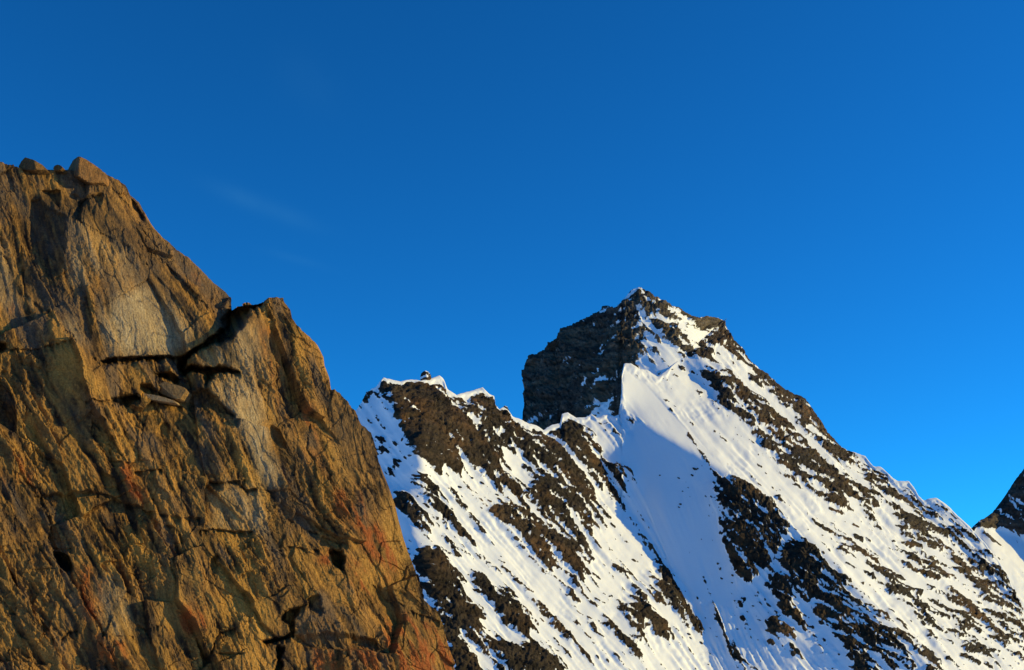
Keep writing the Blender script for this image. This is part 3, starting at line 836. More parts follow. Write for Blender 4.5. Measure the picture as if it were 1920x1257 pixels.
US2 = spaced(TOP_M2, 955, 1385, 1.75)
BOT2 = curve(TOP_M1, US2) + 40
wall, info2 = relief('summit_wall', TOP_M2, US2, ((BOT2, 150), (BOT2 + 25, 3)), L2, GD, M_WALL, dens2, parent=mountain, rough=1.9, skirt=60.0, jag=1.8, seed=2, flute=0.6, wallish=True)
wall['label'] = 'dark shaded rock wall and snow-dusted pyramid of the summit'

# far peak at the right edge
GF = Grid(1740, 2220, 660, 1440, 4.0)
REG3 = [(z12([(150, 430), (240, 400), (440, 470), (900, 900), (900, 2000), (300, 900), (230, 520)]), (0.75, -0.62, 0.95)),
        (z12([(170, 420), (235, 410), (240, 480), (215, 490)]), (-0.6, -0.6, 0.5))]
N3 = paint_normals(GF, (-0.35, -0.75, 0.55), REG3, 1.0)
L3 = gblur(solve_depth(GF, N3, GF.V > curve(TOP_M3, GF.U) - 14, [(1860, 1000, 2600.0)], iters=120), 0.8)


def dens3(U, V):
    k = z12([(150, 430), (240, 410), (300, 415), (380, 430), (443, 470)])
    line = np.interp(U, [p[0] for p in k] + [2000, 2200], [p[1] for p in k] + [1060, 1200])
    d = np.where(V < line, 0.86 - 0.22 * sstep(20, 60, V - curve(TOP_M3, U)), 0.12)
    return d


US3 = spaced(TOP_M3, 1770, 2190, 2.0, coarse=((1935, 2200, 0.3),))
far_peak, info3 = relief('distant_peak', TOP_M3, US3, ((1260, 150), (1420, 6)), L3, GF, M_FAR, dens3, skirt=40.0, jag=1.5, seed=3)
tag(far_peak, 'far rocky peak with a sunlit snowfield at the right edge', 'mountain', kind='structure')

# glacier basin far below, out to the horizon
gs = 40000.0; n = 60
gx = np.sinh(np.linspace(-4, 4, n)) / math.sinh(4) * gs
X, Y = np.meshgrid(gx, gx)
Zg = -420 + 60 * fbm(X / 1500, Y / 1500, 3, 91) * np.clip(np.hypot(X, Y) / 500, 0, 1)
ground = grid_mesh('valley_ground', np.stack([X, Y, Zg], -1)[::-1], {'rock': 0.34 + 0.5 * fbm(X / 900, Y / 900, 3, 93)}, M_MOUNT)
tag(ground, 'valley ground far below the ridge, rock and snow', 'ground', kind='structure')

# ------------------------------------------------------------------ foreground cliff
GC = Grid(-380, 960, 250, 1480, 4.0)
GCF = Grid(-380, 960, 250, 1480, 2.0)
def y1(p): return Zc(0, 280, 3.143, p)
def y2(p): return Zc(300, 520, 3.143, p)
def y3(p): return Zc(0, 620, 3.143, p)
def y4(p): return Zc(0, 900, 3.522, p)
def y5(p): return Zc(400, 880, 3.335, p)
def y6(p): return Zc(160, 560, 4.835, p)


REGC = [
    # upper slab
    (y1([(-1200, -100), (640, -100), (1400, 900), (1310, 1060), (1000, 1200), (560, 1240), (0, 1150), (-1200, 1150)]), (0.26, -0.88, 0.30)),
    (y1([(250, 240), (480, 280), (700, 330), (830, 500), (1000, 700), (1300, 1000), (1180, 1120), (1000, 830), (870, 680), (700, 550), (600, 510), (400, 400), (260, 340)]), (0.02, -0.85, 0.42)),
    (y1([(380, 100), (640, 150), (860, 390), (1110, 640), (1370, 900), (1310, 1000), (1000, 690), (840, 480), (700, 320), (480, 270)]), (0.46, -0.72, 0.42)),
    (y1([(185, 300), (240, 300), (290, 350), (380, 400), (390, 600), (360, 780), (320, 900), (180, 860), (120, 660), (190, 560)]), (-0.22, -0.90, 0.18)),
    (y1([(640, 960), (700, 860), (880, 800), (1020, 950), (1160, 1110), (1060, 1190), (650, 1230)]), (0.50, -0.82, 0.30)),
    (y1([(470, 880), (530, 930), (540, 1050), (500, 1120), (460, 1000)]), (-0.3, -0.9, 0.1)),
    # shaded underside of the slab and the dark gap
    (y6([(880, 480), (980, 440), (1180, 290), (1250, 250), (1220, 330), (1000, 480), (930, 530), (800, 540)]), (-0.45, -0.75, -0.45)),
    (y6([(1240, 190), (1340, 100), (1640, 20), (1640, 70), (1500, 130), (1480, 230), (1380, 330), (1240, 400), (1020, 460), (1200, 340)]), (-0.70, -0.45, 0.55)),
    # right pillar
    (y2([(460, 330), (580, 230), (600, 400), (650, 560), (640, 700), (560, 700), (320, 590), (200, 520), (180, 450)]), (0.30, -0.86, 0.38)),
    (y2([(320, 590), (560, 700), (640, 700), (700, 900), (800, 1257), (620, 1257), (500, 1000), (440, 820), (300, 650)]), (0.50, -0.80, 0.28)),
    (y2([(580, 160), (720, 125), (780, 240), (960, 470), (1010, 660), (1250, 920), (1360, 1257), (800, 1257), (700, 900), (650, 560), (600, 300)]), (0.40, -0.82, 0.26)),
    (y2([(690, 210), (770, 290), (790, 440), (720, 320)]), (-0.2, -0.9, 0.2)),
    (y2([(670, 850), (720, 880), (760, 960), (700, 970)]), (-0.5, -0.8, 0.0)),
    (y2([(690, 970), (850, 1050), (960, 1180), (950, 1257), (800, 1257)]), (0.05, -0.95, 0.1)),
    # dark rubble recess
    (y6([(840, 770), (960, 700), (1080, 780), (1200, 930), (1380, 1060), (1300, 1100), (1100, 1010), (900, 940)]), (-0.35, -0.75, 0.35)),
    # left bottom plates
    (y3([(-600, 80), (350, 100), (560, 240), (600, 420), (350, 420), (420, 640), (500, 920), (200, 940), (-600, 900)]), (0.18, -0.92, 0.18)),
    (y3([(-20, 300), (60, 350), (100, 500), (60, 600), (-20, 570)]), (-0.5, -0.8, 0.0)),
    (y4([(340, 470), (460, 490), (470, 600), (410, 600)]), (-0.6, -0.6, -0.2)),
    (y5([(730, 510), (810, 510), (800, 620), (750, 610)]), (-0.7, -0.5, -0.2)),
    (y5([(560, 820), (640, 800), (650, 870), (580, 880)]), (-0.5, -0.7, 0.1)),
    (y5([(340, 130), (480, 140), (820, 430), (700, 510), (480, 490), (380, 330)]), (0.10, -0.92, 0.10)),
    (y5([(820, 560), (930, 600), (1030, 760), (1020, 800), (880, 730)]), (0.55, -0.75, 0.25)),
    (y5([(800, 120), (1100, 180), (1400, 900), (1560, 1300), (1060, 1300), (1000, 900)]), (0.44, -0.80, 0.26)),
    (y5([(480, 1060), (1030, 1060), (1000, 1120), (600, 1120)]), (-0.1, -0.8, -0.4)),
]
REGC = REGC[:1] + [
    (y3([(350, 440), (900, 470), (1400, 540), (1500, 900), (1560, 1257), (1700, 2000), (-600, 2000), (-600, 900), (420, 700)]), (0.10, -0.88, 0.25)),
] + REGC[1:]
REGC = [(p, (n[0] + 0.42, n[1], n[2])) for p, n in REGC]
NC = paint_normals(GC, (0.72, -0.80, 0.27), REGC, 0.8)
topc = curve(TOP_CL, GC.U)
LC = solve_depth(GC, NC, GC.V > topc - 16, [(400, 800, 11.5)], iters=200)
LC = gblur(LC, 0.5)

CRACKS = [  # polyline, half width px, depth m, raggedness px
    (y6([(140, 575), (290, 535), (420, 545), (600, 530), (740, 515), (830, 530), (900, 540), (990, 470), (1110, 400), (1220, 330), (1290, 230), (1300, 120)]), 6.0, 0.75, 3),
    (y6([(860, 540), (870, 620), (940, 640), (1060, 660), (1150, 640), (1280, 640), (1400, 660)]), 6.0, 0.6, 3),
    (y6([(1100, 680), (1120, 740), (1090, 790)]), 8.0, 0.5, 3),
    (y6([(620, 690), (740, 700), (860, 740)]), 5.0, 0.4, 2),
    (y6([(230, 920), (330, 900), (470, 910)]), 8.0, 0.35, 3),
    (y6([(480, 790), (560, 830), (630, 870)]), 3.0, 0.2, 2),
    (y6([(0, 950), (100, 960), (230, 950)]), 2.5, 0.15, 2),
    (y6([(500, 880), (680, 930), (880, 960)]), 3.0, 0.2, 2),
    (y6([(-40, 1060), (80, 1080), (160, 1130)]), 3.5, 0.15, 3),
    (y3([(230, 975), (400, 945), (520, 950), (640, 975), (760, 1020), (900, 1070), (1080, 1110), (1170, 1115)]), 5.0, 0.14, 6),
    (y3([(800, 830), (950, 825)]), 3.0, 0.2, 2),
    (y3([(650, 700), (660, 770), (760, 780)]), 2.0, 0.12, 2),
    (y3([(1240, 890), (1320, 900), (1400, 890), (1446, 880)]), 4.0, 0.25, 3),
    (y3([(1180, 1180), (1290, 1165), (1446, 1190)]), 3.5, 0.25, 2),
    (y3([(0, 100), (150, 115), (330, 95), (420, 80)]), 3.0, 0.15, 3),
    (y3([(560, 165), (520, 190), (600, 215)]), 2.0, 0.1, 2),
    (y3([(0, 820), (60, 830), (130, 860), (210, 920)]), 2.5, 0.12, 3),
    (y5([(0, 85), (150, 85), (210, 130), (270, 125)]), 4.0, 0.25, 2),
    (y5([(0, 370), (130, 385), (250, 385)]), 3.5, 0.25, 2),
    (y4([(0, 490), (120, 470), (280, 440), (480, 435)]), 1.6, 0.08, 2),
    (y4([(200, 600), (330, 600), (400, 605)]), 1.5, 0.08, 1),
    (y4([(320, 690), (340, 650), (400, 630)]), 2.5, 0.12, 2),
    (y4([(20, 530), (90, 640), (140, 760), (230, 870), (310, 980), (370, 1090)]), 3.0, 0.16, 3),
    (y4([(0, 780), (70, 860), (150, 950)]), 2.6, 0.14, 2),
    (y4([(400, 1060), (450, 1010), (510, 1000)]), 3.0, 0.16, 2),
    (y4([(530, 700), (580, 860), (650, 960), (690, 1040)]), 2.0, 0.10, 2),
    (y4([(740, 1045), (880, 1035)]), 1.4, 0.08, 1),
    (y4([(910, 960), (970, 990), (1040, 970)]), 1.6, 0.10, 1),
    (y4([(1390, 1150), (1410, 1070), (1450, 1010), (1540, 990)]), 3.0, 0.18, 2),
    (y4([(1100, 290), (1180, 330), (1210, 400)]), 2.5, 0.12, 2),
    (y5([(310, 1080), (420, 1060), (500, 1045)]), 4.0, 0.3, 4),
    (y5([(410, 1100), (410, 1180), (380, 1257)]), 4.0, 0.25, 2),
    (y5([(420, 940), (430, 890), (500, 880), (560, 860)]), 4.0, 0.25, 3),
    (y5([(480, 960), (490, 1040)]), 3.5, 0.2, 2),
    (y5([(470, 485), (540, 495), (660, 510)]), 2.5, 0.15, 2),
    (y5([(0, 1150), (120, 1160), (210, 1150)]), 2.5, 0.15, 2),
    (y5([(1020, 720), (1100, 800), (1250, 900), (1400, 960)]), 2.5, 0.12, 4),
    (y5([(450, 300), (560, 370), (700, 430), (830, 480)]), 2.0, 0.12, 4),
    (y1([(250, 330), (400, 410), (600, 510), (700, 555), (870, 680), (1000, 840), (1150, 1100)]), 1.8, 0.08, 2),
    (y1([(640, 240), (760, 330), (830, 450), (1000, 680), (1100, 840), (1260, 960)]), 2.0, 0.10, 4),
    (y1([(120, 580), (150, 850), (260, 950), (340, 1060)]), 2.0, 0.10, 3),
    (y1([(290, 950), (330, 1060), (420, 1100), (500, 1230)]), 2.0, 0.08, 3),
    (y1([(120, 115), (330, 130), (470, 140), (560, 200)]), 2.5, 0.10, 3),
    (y1([(250, 245), (350, 250)]), 6.0, 0.12, 3),
    (y1([(480, 295), (590, 280)]), 6.0, 0.12, 3),
    (y1([(780, 290), (850, 390)]), 4.0, 0.15, 2),
    (y2([(640, 700), (720, 820), (850, 1050)]), 1.6, 0.06, 3),
    (y2([(750, 850), (790, 850)]), 4.0, 0.10, 2),
    (y2([(910, 850), (880, 1000), (930, 1060)]), 2.0, 0.08, 3),
]
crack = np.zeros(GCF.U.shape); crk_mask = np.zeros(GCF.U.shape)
wob = fbm(GCF.U / 16, GCF.V / 16, 3, 101)
wob3 = fbm(GCF.U / 22, GCF.V / 22, 3, 107)
wob2 = fbm(GCF.U / 30, GCF.V / 30, 2, 103)
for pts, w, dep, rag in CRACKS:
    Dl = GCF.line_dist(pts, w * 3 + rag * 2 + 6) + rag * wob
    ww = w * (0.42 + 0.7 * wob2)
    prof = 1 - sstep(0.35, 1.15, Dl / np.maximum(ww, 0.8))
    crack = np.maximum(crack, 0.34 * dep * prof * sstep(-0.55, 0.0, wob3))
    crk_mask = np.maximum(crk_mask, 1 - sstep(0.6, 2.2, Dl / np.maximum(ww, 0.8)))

# streak directions on the cliff
fc = np.full(GCF.U.shape, math.radians(68))
for pts, a in [(y1([(-1200, -100), (640, -100), (1400, 900), (560, 1240), (-1200, 1150)]), 72),
               (y1([(640, 150), (860, 390), (1370, 900), (1200, 1100), (600, 500), (300, 300)]), 52),
               (y3([(-1200, 100), (600, 240), (520, 920), (800, 1257), (-1200, 1257)]), 58),
               (y3([(600, 420), (1300, 500), (1446, 1100), (700, 1000)]), 60),
               (y4([(-1300, 400), (500, 450), (560, 1257), (500, 1800), (-1300, 1800)]), 55),
               (y2([(580, 160), (960, 470), (1360, 1257), (800, 1257)]), 70),
               (y5([(350, 100), (1100, 500), (1300, 1000), (800, 900), (480, 490)]), 55)]:
    GCF.fill(fc, pts, math.radians(a))
fc = gblur(fc, 16) + 0.22 * fbm(GCF.U / 120, GCF.V / 120, 3, 113)
licc_f = GCF.lic(fc + 0.12 * fbm(GCF.U / 40, GCF.V / 40, 2, 114), 30, gblur(rng.normal(size=GCF.U.shape), 0.7))
licc_m = GCF.lic(fc, 60, gblur(rng.normal(size=GCF.U.shape), 2.0))
licc_b = GCF.lic(fc, 110, gblur(rng.normal(size=GCF.U.shape), 6.0))


def mask_of(G, polys, blur):
    m = np.zeros(G.U.shape)
    for pts, v in polys:
        G.fill(m, pts, v)
    return gblur(m, blur)


pale = mask_of(GCF, [
    (y1([(620, 980), (700, 860), (880, 780), (1020, 950), (1160, 1110), (1050, 1190), (900, 1210), (700, 1210), (640, 1100)]), .85),
    (y1([(340, 980), (400, 1000), (440, 1040), (490, 1190), (420, 1130)]), .8),
    (y1([(0, 540), (60, 620), (90, 800), (200, 940), (60, 930), (-300, 800), (-300, 500)]), .35),
    (y1([(400, 400), (700, 560), (880, 690), (700, 800), (400, 780)]), .2),
    (y2([(300, 650), (460, 560), (640, 700), (650, 850), (600, 1000), (700, 1200), (620, 1220), (520, 1000), (440, 820)]), .65),
    (y2([(460, 330), (560, 250), (620, 500), (640, 620), (480, 560), (230, 500)]), .4),
    (y5([(0, 100), (300, 130), (330, 400), (250, 380), (0, 370)]), .35),
    (y4([(640, 640), (760, 640), (880, 800), (860, 1030), (720, 1040), (640, 800)]), .35),
], 5)
rust = mask_of(GCF, [
    (y2([(600, 250), (700, 300), (760, 620), (900, 800), (960, 1080), (1000, 1180), (920, 1100), (850, 900), (740, 680), (640, 480)]), .45),
    (y5([(760, 130), (900, 180), (960, 320), (1100, 420), (1200, 560), (1000, 560), (850, 400), (760, 260)]), .62),
    (y5([(660, 520), (730, 540), (760, 600), (690, 600)]), .9),
    (y5([(820, 550), (930, 600), (1030, 760), (1030, 800), (880, 730)]), .95),
    (y5([(1060, 920), (1300, 940), (1450, 1100), (1560, 1300), (1100, 1300)]), .72),
    (y5([(1080, 440), (1240, 620), (1300, 800), (1150, 740), (1060, 560)]), .45),
    (y5([(600, 1120), (1000, 1100), (1050, 1300), (600, 1300)]), .35),
    (y4([(520, 540), (700, 640), (620, 960), (540, 900)]), .35),
    (y4([(600, 1050), (800, 1080), (800, 1300), (600, 1300)]), .45),
    (y4([(1160, 860), (1320, 830), (1360, 1000), (1200, 1060)]), .4),
    (y3([(0, 740), (130, 760), (230, 940), (0, 900)]), .5),
    (y3([(600, 800), (800, 800), (900, 1000), (780, 1000), (640, 900)]), .45),
    (y1([(80, 920), (130, 910), (110, 970)]), 1.0),
    (y1([(1080, 720), (1120, 740), (1180, 800), (1150, 810)]), .9),
    (y3([(140, 480), (210, 520), (240, 640), (180, 640)]), .4),
], 4)
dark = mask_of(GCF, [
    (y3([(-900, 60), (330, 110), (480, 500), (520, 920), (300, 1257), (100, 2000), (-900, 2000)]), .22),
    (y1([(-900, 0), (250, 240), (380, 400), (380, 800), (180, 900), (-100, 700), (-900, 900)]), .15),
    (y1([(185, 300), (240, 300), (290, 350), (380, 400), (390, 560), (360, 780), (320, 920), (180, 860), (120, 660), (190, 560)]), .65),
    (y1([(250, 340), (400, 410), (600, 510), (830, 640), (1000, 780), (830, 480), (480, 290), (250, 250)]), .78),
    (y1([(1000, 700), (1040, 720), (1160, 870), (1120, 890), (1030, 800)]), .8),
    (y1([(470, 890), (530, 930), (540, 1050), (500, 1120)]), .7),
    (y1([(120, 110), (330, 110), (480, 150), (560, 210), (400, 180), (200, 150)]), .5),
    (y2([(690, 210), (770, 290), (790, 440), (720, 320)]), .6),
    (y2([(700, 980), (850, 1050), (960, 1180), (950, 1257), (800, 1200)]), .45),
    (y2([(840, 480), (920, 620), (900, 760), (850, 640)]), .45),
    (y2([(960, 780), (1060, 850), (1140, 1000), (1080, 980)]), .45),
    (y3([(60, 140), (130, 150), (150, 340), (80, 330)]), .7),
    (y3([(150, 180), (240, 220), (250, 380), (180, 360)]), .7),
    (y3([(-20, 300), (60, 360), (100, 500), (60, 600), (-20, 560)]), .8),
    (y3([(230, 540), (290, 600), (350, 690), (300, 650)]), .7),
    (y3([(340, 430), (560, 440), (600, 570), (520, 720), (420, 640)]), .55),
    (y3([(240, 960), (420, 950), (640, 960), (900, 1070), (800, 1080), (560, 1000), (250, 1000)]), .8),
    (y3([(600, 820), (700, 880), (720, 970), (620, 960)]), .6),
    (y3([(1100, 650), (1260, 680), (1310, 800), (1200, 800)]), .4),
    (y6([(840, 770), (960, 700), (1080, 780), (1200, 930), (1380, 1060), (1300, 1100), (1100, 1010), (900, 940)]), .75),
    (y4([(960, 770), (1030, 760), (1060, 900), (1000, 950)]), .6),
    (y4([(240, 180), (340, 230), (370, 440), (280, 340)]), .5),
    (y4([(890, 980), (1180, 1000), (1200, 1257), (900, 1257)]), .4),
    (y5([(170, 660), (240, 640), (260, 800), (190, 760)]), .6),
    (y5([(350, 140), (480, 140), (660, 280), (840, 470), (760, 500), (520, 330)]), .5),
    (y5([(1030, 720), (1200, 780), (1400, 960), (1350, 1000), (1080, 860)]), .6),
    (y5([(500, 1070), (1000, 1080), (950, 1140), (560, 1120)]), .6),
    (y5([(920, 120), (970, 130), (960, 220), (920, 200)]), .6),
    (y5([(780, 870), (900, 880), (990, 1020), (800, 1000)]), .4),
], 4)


RECESS = [
    (y6([(860, 530), (960, 485), (1040, 440), (1120, 395), (1200, 330), (1245, 250), (1240, 170), (1340, 105), (1480, 55), (1640, 20), (1600, 55), (1500, 100), (1440, 190), (1390, 270), (1330, 335), (1240, 392), (1100, 440), (980, 500), (920, 570), (880, 640), (850, 600)]), .42),
    (y6([(870, 610), (960, 625), (1080, 640), (1200, 615), (1290, 630), (1400, 662), (1260, 668), (1170, 680), (1140, 740), (1105, 790), (1085, 740), (1060, 690), (960, 670), (880, 670)]), .34),
    (y6([(620, 700), (700, 660), (780, 670), (880, 720), (830, 755), (720, 730)]), .22),
    (y6([(215, 945), (260, 905), (350, 880), (470, 890), (490, 910), (430, 945), (300, 962)]), .20),
    (y6([(150, 585), (290, 540), (410, 550), (740, 518), (720, 535), (500, 570), (420, 575), (300, 585), (200, 605)]), .20),
    (y6([(480, 780), (560, 790), (640, 860), (560, 840)]), .15),
    (y6([(930, 880), (1090, 840), (1200, 930), (1380, 1050), (1360, 1090), (1280, 1090), (1100, 1010), (960, 950)]), .16),
    (y3([(-30, 50), (40, 85), (20, 115), (-30, 110)]), .25),
    (y4([(345, 475), (400, 480), (460, 490), (470, 600), (410, 590), (380, 540)]), .28),
    (y5([(730, 515), (800, 505), (810, 560), (800, 625), (750, 600)]), .30),
    (y5([(560, 830), (640, 800), (655, 870), (580, 870)]), .16),
    (y5([(420, 900), (500, 880), (510, 900), (480, 960), (490, 1040), (340, 1095), (300, 1080), (430, 1050), (470, 1020), (440, 960), (410, 940)]), .2),
    (y5([(500, 1045), (700, 1030), (860, 1045), (1000, 1065), (1030, 1090), (900, 1080), (700, 1072), (540, 1075)]), .18),
    (y5([(390, 1257), (405, 1180), (395, 1110), (435, 1110), (425, 1200), (425, 1257)]), .2),
    (y2([(670, 855), (710, 880), (760, 960), (720, 970), (690, 940)]), .09),
    (y3([(950, 550), (990, 530), (1000, 575), (950, 575)]), .1),
    (y4([(1390, 520), (1430, 500), (1440, 570), (1400, 570)]), .14),
    (y1([(245, 240), (350, 245), (350, 310), (280, 300)]), .09),
    (y1([(475, 300), (540, 280), (590, 270), (580, 310), (520, 330)]), .09),
    (y1([(780, 290), (820, 320), (860, 385), (830, 395), (790, 340)]), .13),
    (y3([(60, 140), (130, 150), (150, 340), (80, 330)]), .06),
    (y3([(150, 180), (240, 220), (250, 380), (180, 360)]), .06),
    (y3([(-20, 300), (60, 360), (100, 500), (60, 600), (-20, 560)]), .12),
    (y1([(185, 300), (240, 300), (290, 350), (380, 400), (385, 560), (350, 700), (260, 700), (190, 560)]), .07),
    (y1([(1000, 700), (1040, 720), (1160, 870), (1120, 890), (1030, 800)]), .08),
    (y1([(470, 890), (530, 930), (540, 1050), (500, 1120)]), .06),
    (y2([(690, 210), (770, 290), (790, 440), (720, 320)]), .06),
    (y5([(350, 140), (480, 140), (660, 280), (840, 470), (760, 500), (520, 330)]), .08),
    (y5([(170, 660), (240, 640), (260, 800), (190, 760)]), .05),
    (y3([(240, 960), (420, 950), (640, 960), (900, 1070), (800, 1080), (560, 1000), (250, 1000)]), .10),
    (y3([(600, 830), (680, 870), (720, 960), (620, 950)]), .08),
    (y4([(240, 180), (340, 230), (370, 440), (280, 340)]), .05),
    (y5([(1030, 720), (1200, 780), (1400, 960), (1350, 1000), (1080, 860)]), .06),
]
rec = np.zeros(GCF.U.shape)
for pts, dp in RECESS:
    sl, m = GCF.poly(pts)
    if sl is not None:
        rec[sl][m] = np.maximum(rec[sl][m], dp if dp > 0.19 or pts[0][1] < 790 and dp > 0.14 else 0.6 * dp)
rec0 = np.where(rec < 0.17, rec, 0.0)
for k in range(1, 10):
    sh = np.zeros_like(rec0); sh[k:] = rec0[:-k]
    rec = np.maximum(rec, sh * (1 - k / 10.0))
rec = gblur(rec, 0.8)
ck0 = crack.copy()
for k in range(1, 6):
    sh = np.zeros_like(ck0); sh[k:] = ck0[:-k]
    crack = np.maximum(crack, 0.8 * sh * (1 - k / 6.0))


slab_m = mask_of(GCF, [(y1([(-1200, -100), (640, -100), (1400, 900), (1310, 1060), (1000, 1200), (560, 1240), (0, 1150), (-1200, 1150)]), 1.0)], 5)


def terrace(n, k, sharp):
    a = n * k; b = np.floor(a); f = a - b
    return (b + sstep(0.5 - sharp, 0.5 + sharp, f)) / k


def cliff_disp(U, V):
    """metres outwards"""
    lf, lm, lb = GCF.sample(licc_f, U, V), GCF.sample(licc_m, U, V), GCF.sample(licc_b, U, V)
    a = math.radians(64); ca, sa = math.cos(a), math.sin(a)
    wx = fbm(U / 60, V / 60, 3, 120); wy = fbm(U / 60, V / 60, 3, 121)
    Uw, Vw = U + 7 * wx, V + 7 * wy
    X = Uw * sa - Vw * ca; Y = Uw * ca + Vw * sa
    rough = 0.45 + 0.75 * sstep(-0.25, 0.45, fbm(U / 110, V / 110, 2, 125))
    smooth = (1 - 0.5 * np.clip(GCF.sample(pale, U, V), 0, 1)) * (1 - 0.40 * GCF.sample(slab_m, U, V))
    rough = rough * smooth
    f1, b1, _ = facets(X / 95, Y / 190, 11)
    f2, b2, _ = facets(X / 34, Y / 70, 13)
    f3, b3, _ = facets(X / 12, Y / 24, 17)
    d = 0.125 * f1 * (0.4 + 0.6 * smooth) + 0.030 * f2 * rough + 0.0100 * f3 * rough
    d += 0.05 * terrace(fbm(X / 130, Y / 300, 3, 201), 5, 0.05)
    d += 0.034 * terrace(fbm(X / 48, Y / 120, 4, 203), 4, 0.06) * rough
    d += 0.019 * terrace(fbm(X / 17, Y / 44, 3, 205), 3, 0.08) * rough
    d += 0.010 * lb + 0.0075 * lm * rough + 0.0058 * lf * rough
    d += 0.010 * fbm(U / 45, V / 60, 4, 127, ridged=True) * rough
    d += 0.0085 * fbm(U / 6, V / 7, 3, 128, 0.65) * rough
    jn = sstep(-0.25, 0.25, fbm(U / 60, V / 60, 2, 137))
    d -= 0.006 * (1 - jn) * (1 - sstep(0.004, 0.020, b1)) + 0.0025 * jn * (1 - sstep(0.008, 0.05, b2))
    return d


def cliff_recess(U, V):
    w2 = 5.0 * fbm(U / 13, V / 13, 3, 131, 0.6); w3 = 4.0 * fbm(U / 13, V / 13, 3, 132, 0.6)
    return GCF.sample(rec, U + w2, V + w3)


US4 = spaced(TOP_CL, -330, 925, 1.7, coarse=((-400, -12, 0.25),))
t4 = curve(TOP_CL, US4) + 2.0 * fbm(US4 / 9.0, US4 * 0, 3, 140, 0.6)
va = np.maximum(1268, t4 + 24)
s1 = np.linspace(0, 1, 520)[:, None] ** 0.97; s2 = np.linspace(0, 1, 11)[1:, None]
V4 = np.concatenate([t4 + (va - t4) * s1, va + (np.maximum(1460, va + 20) - va) * s2], 0)
U4 = np.broadcast_to(US4, V4.shape).copy()
D4 = np.exp(GC.spline(LC, U4, V4))
P4 = world_pt(U4, V4, D4)
nn = normals_of(np.stack([gblur(P4[..., k], 3.0) for k in range(3)], -1))
dis = cliff_disp(U4, V4)
ck = GCF.sample(crack, U4, V4)
P4 = P4 + nn * dis[..., None] + ray(U4, V4) * (ck + cliff_recess(U4, V4))[..., None]
# rounded far side so that the rock is solid
rows = []
for dd, dv, du in ((0.10, 0.6, 0.5), (0.35, 4, 3), (0.9, 16, 10), (2.0, 50, 30), (4.0, 130, 80)):
    rows.insert(0, world_pt(US4 - du, t4 + dv, D4[0] + dd))
P4 = np.concatenate([np.stack(rows, 0), P4], 0)
k0 = len(rows)
def ext(a): return np.concatenate([np.repeat(a[:1], k0, 0), a], 0)
hue_f = GCF.lic(fc, 45, gblur(rng.normal(size=GCF.U.shape), 3.5))
slab_grey = mask_of(GCF, [
    (y1([(-1200, -100), (640, -100), (1400, 900), (1310, 1060), (1000, 1200), (560, 1240), (0, 1150), (-1200, 1150)]), -0.75),
    (y2([(180, 450), (460, 330), (580, 230), (650, 560), (640, 700), (800, 1257), (500, 1100), (300, 650)]), -0.3),
    (y4([(480, 480), (1000, 560), (1500, 600), (1500, 1257), (560, 1257)]), 0.55),
    (y3([(100, 460), (260, 480), (300, 700), (160, 680)]), 0.8),
    (y6([(800, 100), (900, 150), (1050, 360), (960, 420), (850, 250)]), 1.3),
    (y3([(360, 200), (600, 230), (600, 420), (400, 420)]), 0.9),
    (y5([(0, 600), (150, 560), (300, 640), (330, 900), (0, 950)]), 1.0),
    (y5([(1060, 300), (1250, 600), (1500, 1257), (1100, 1257), (900, 500)]), 0.3),
], 6)
at4 = {'hue': ext(GCF.sample(slab_grey, U4, V4) + 0.75 * GCF.sample(hue_f, U4, V4) + 1.1 * fbm(U4 / 70, V4 / 110, 3, 151)),
       'grain': ext(1.1 * GCF.sample(licc_f, U4, V4) + 0.8 * GCF.sample(licc_m, U4, V4) + 0.5 * GCF.sample(licc_b, U4, V4)),
       'pale': ext(np.clip(GCF.sample(pale, U4, V4) + 0.10 * GCF.sample(licc_m, U4, V4) * (GCF.sample(pale, U4, V4) > .05), 0, 1)),
       'rust': ext(np.clip(2.7 * GCF.sample(rust, U4 + 8 * fbm(U4 / 20, V4 / 20, 2, 171), V4 + 10 * fbm(U4 / 20, V4 / 20, 2, 172)) * sstep(-0.9, 0.9, 0.7 * GCF.sample(licc_m, U4, V4) + 0.9 * fbm(U4 / 24, V4 / 40, 3, 173)), 0, 1)),
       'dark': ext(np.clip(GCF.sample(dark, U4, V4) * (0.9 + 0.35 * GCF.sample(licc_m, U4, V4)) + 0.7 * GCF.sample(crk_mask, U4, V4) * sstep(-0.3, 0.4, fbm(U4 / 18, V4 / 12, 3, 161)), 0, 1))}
crack_line = [(-400, 655), (0, 655), (60, 657), (130, 655)] + y6([(140, 575), (290, 535), (420, 545), (600, 530), (740, 515), (830, 530), (900, 540), (990, 470), (1110, 400), (1220, 330), (1290, 230)]) + [(430, 590), (435, 583)]
Vc = np.concatenate([np.repeat(V4[:1], k0, 0), V4], 0); Uc = np.concatenate([np.repeat(U4[:1], k0, 0), U4], 0)
up = (Vc < np.interp(Uc, [p[0] for p in crack_line], [p[1] for p in crack_line])) & (Uc < 435)
upf = up[:-1, :-1]
cliff = bpy.data.objects.new('rock_outcrop', None); COL.objects.link(cliff)
cliff.location = tuple(world_pt(420.0, 1400.0, np.array(11.0)))
tag(cliff, 'large ochre brown foreground rock face split by a dark crack', 'rock face')
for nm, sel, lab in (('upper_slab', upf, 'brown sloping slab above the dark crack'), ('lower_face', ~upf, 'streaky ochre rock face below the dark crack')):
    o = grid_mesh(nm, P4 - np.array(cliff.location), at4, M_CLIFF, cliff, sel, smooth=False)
    o['label'] = lab


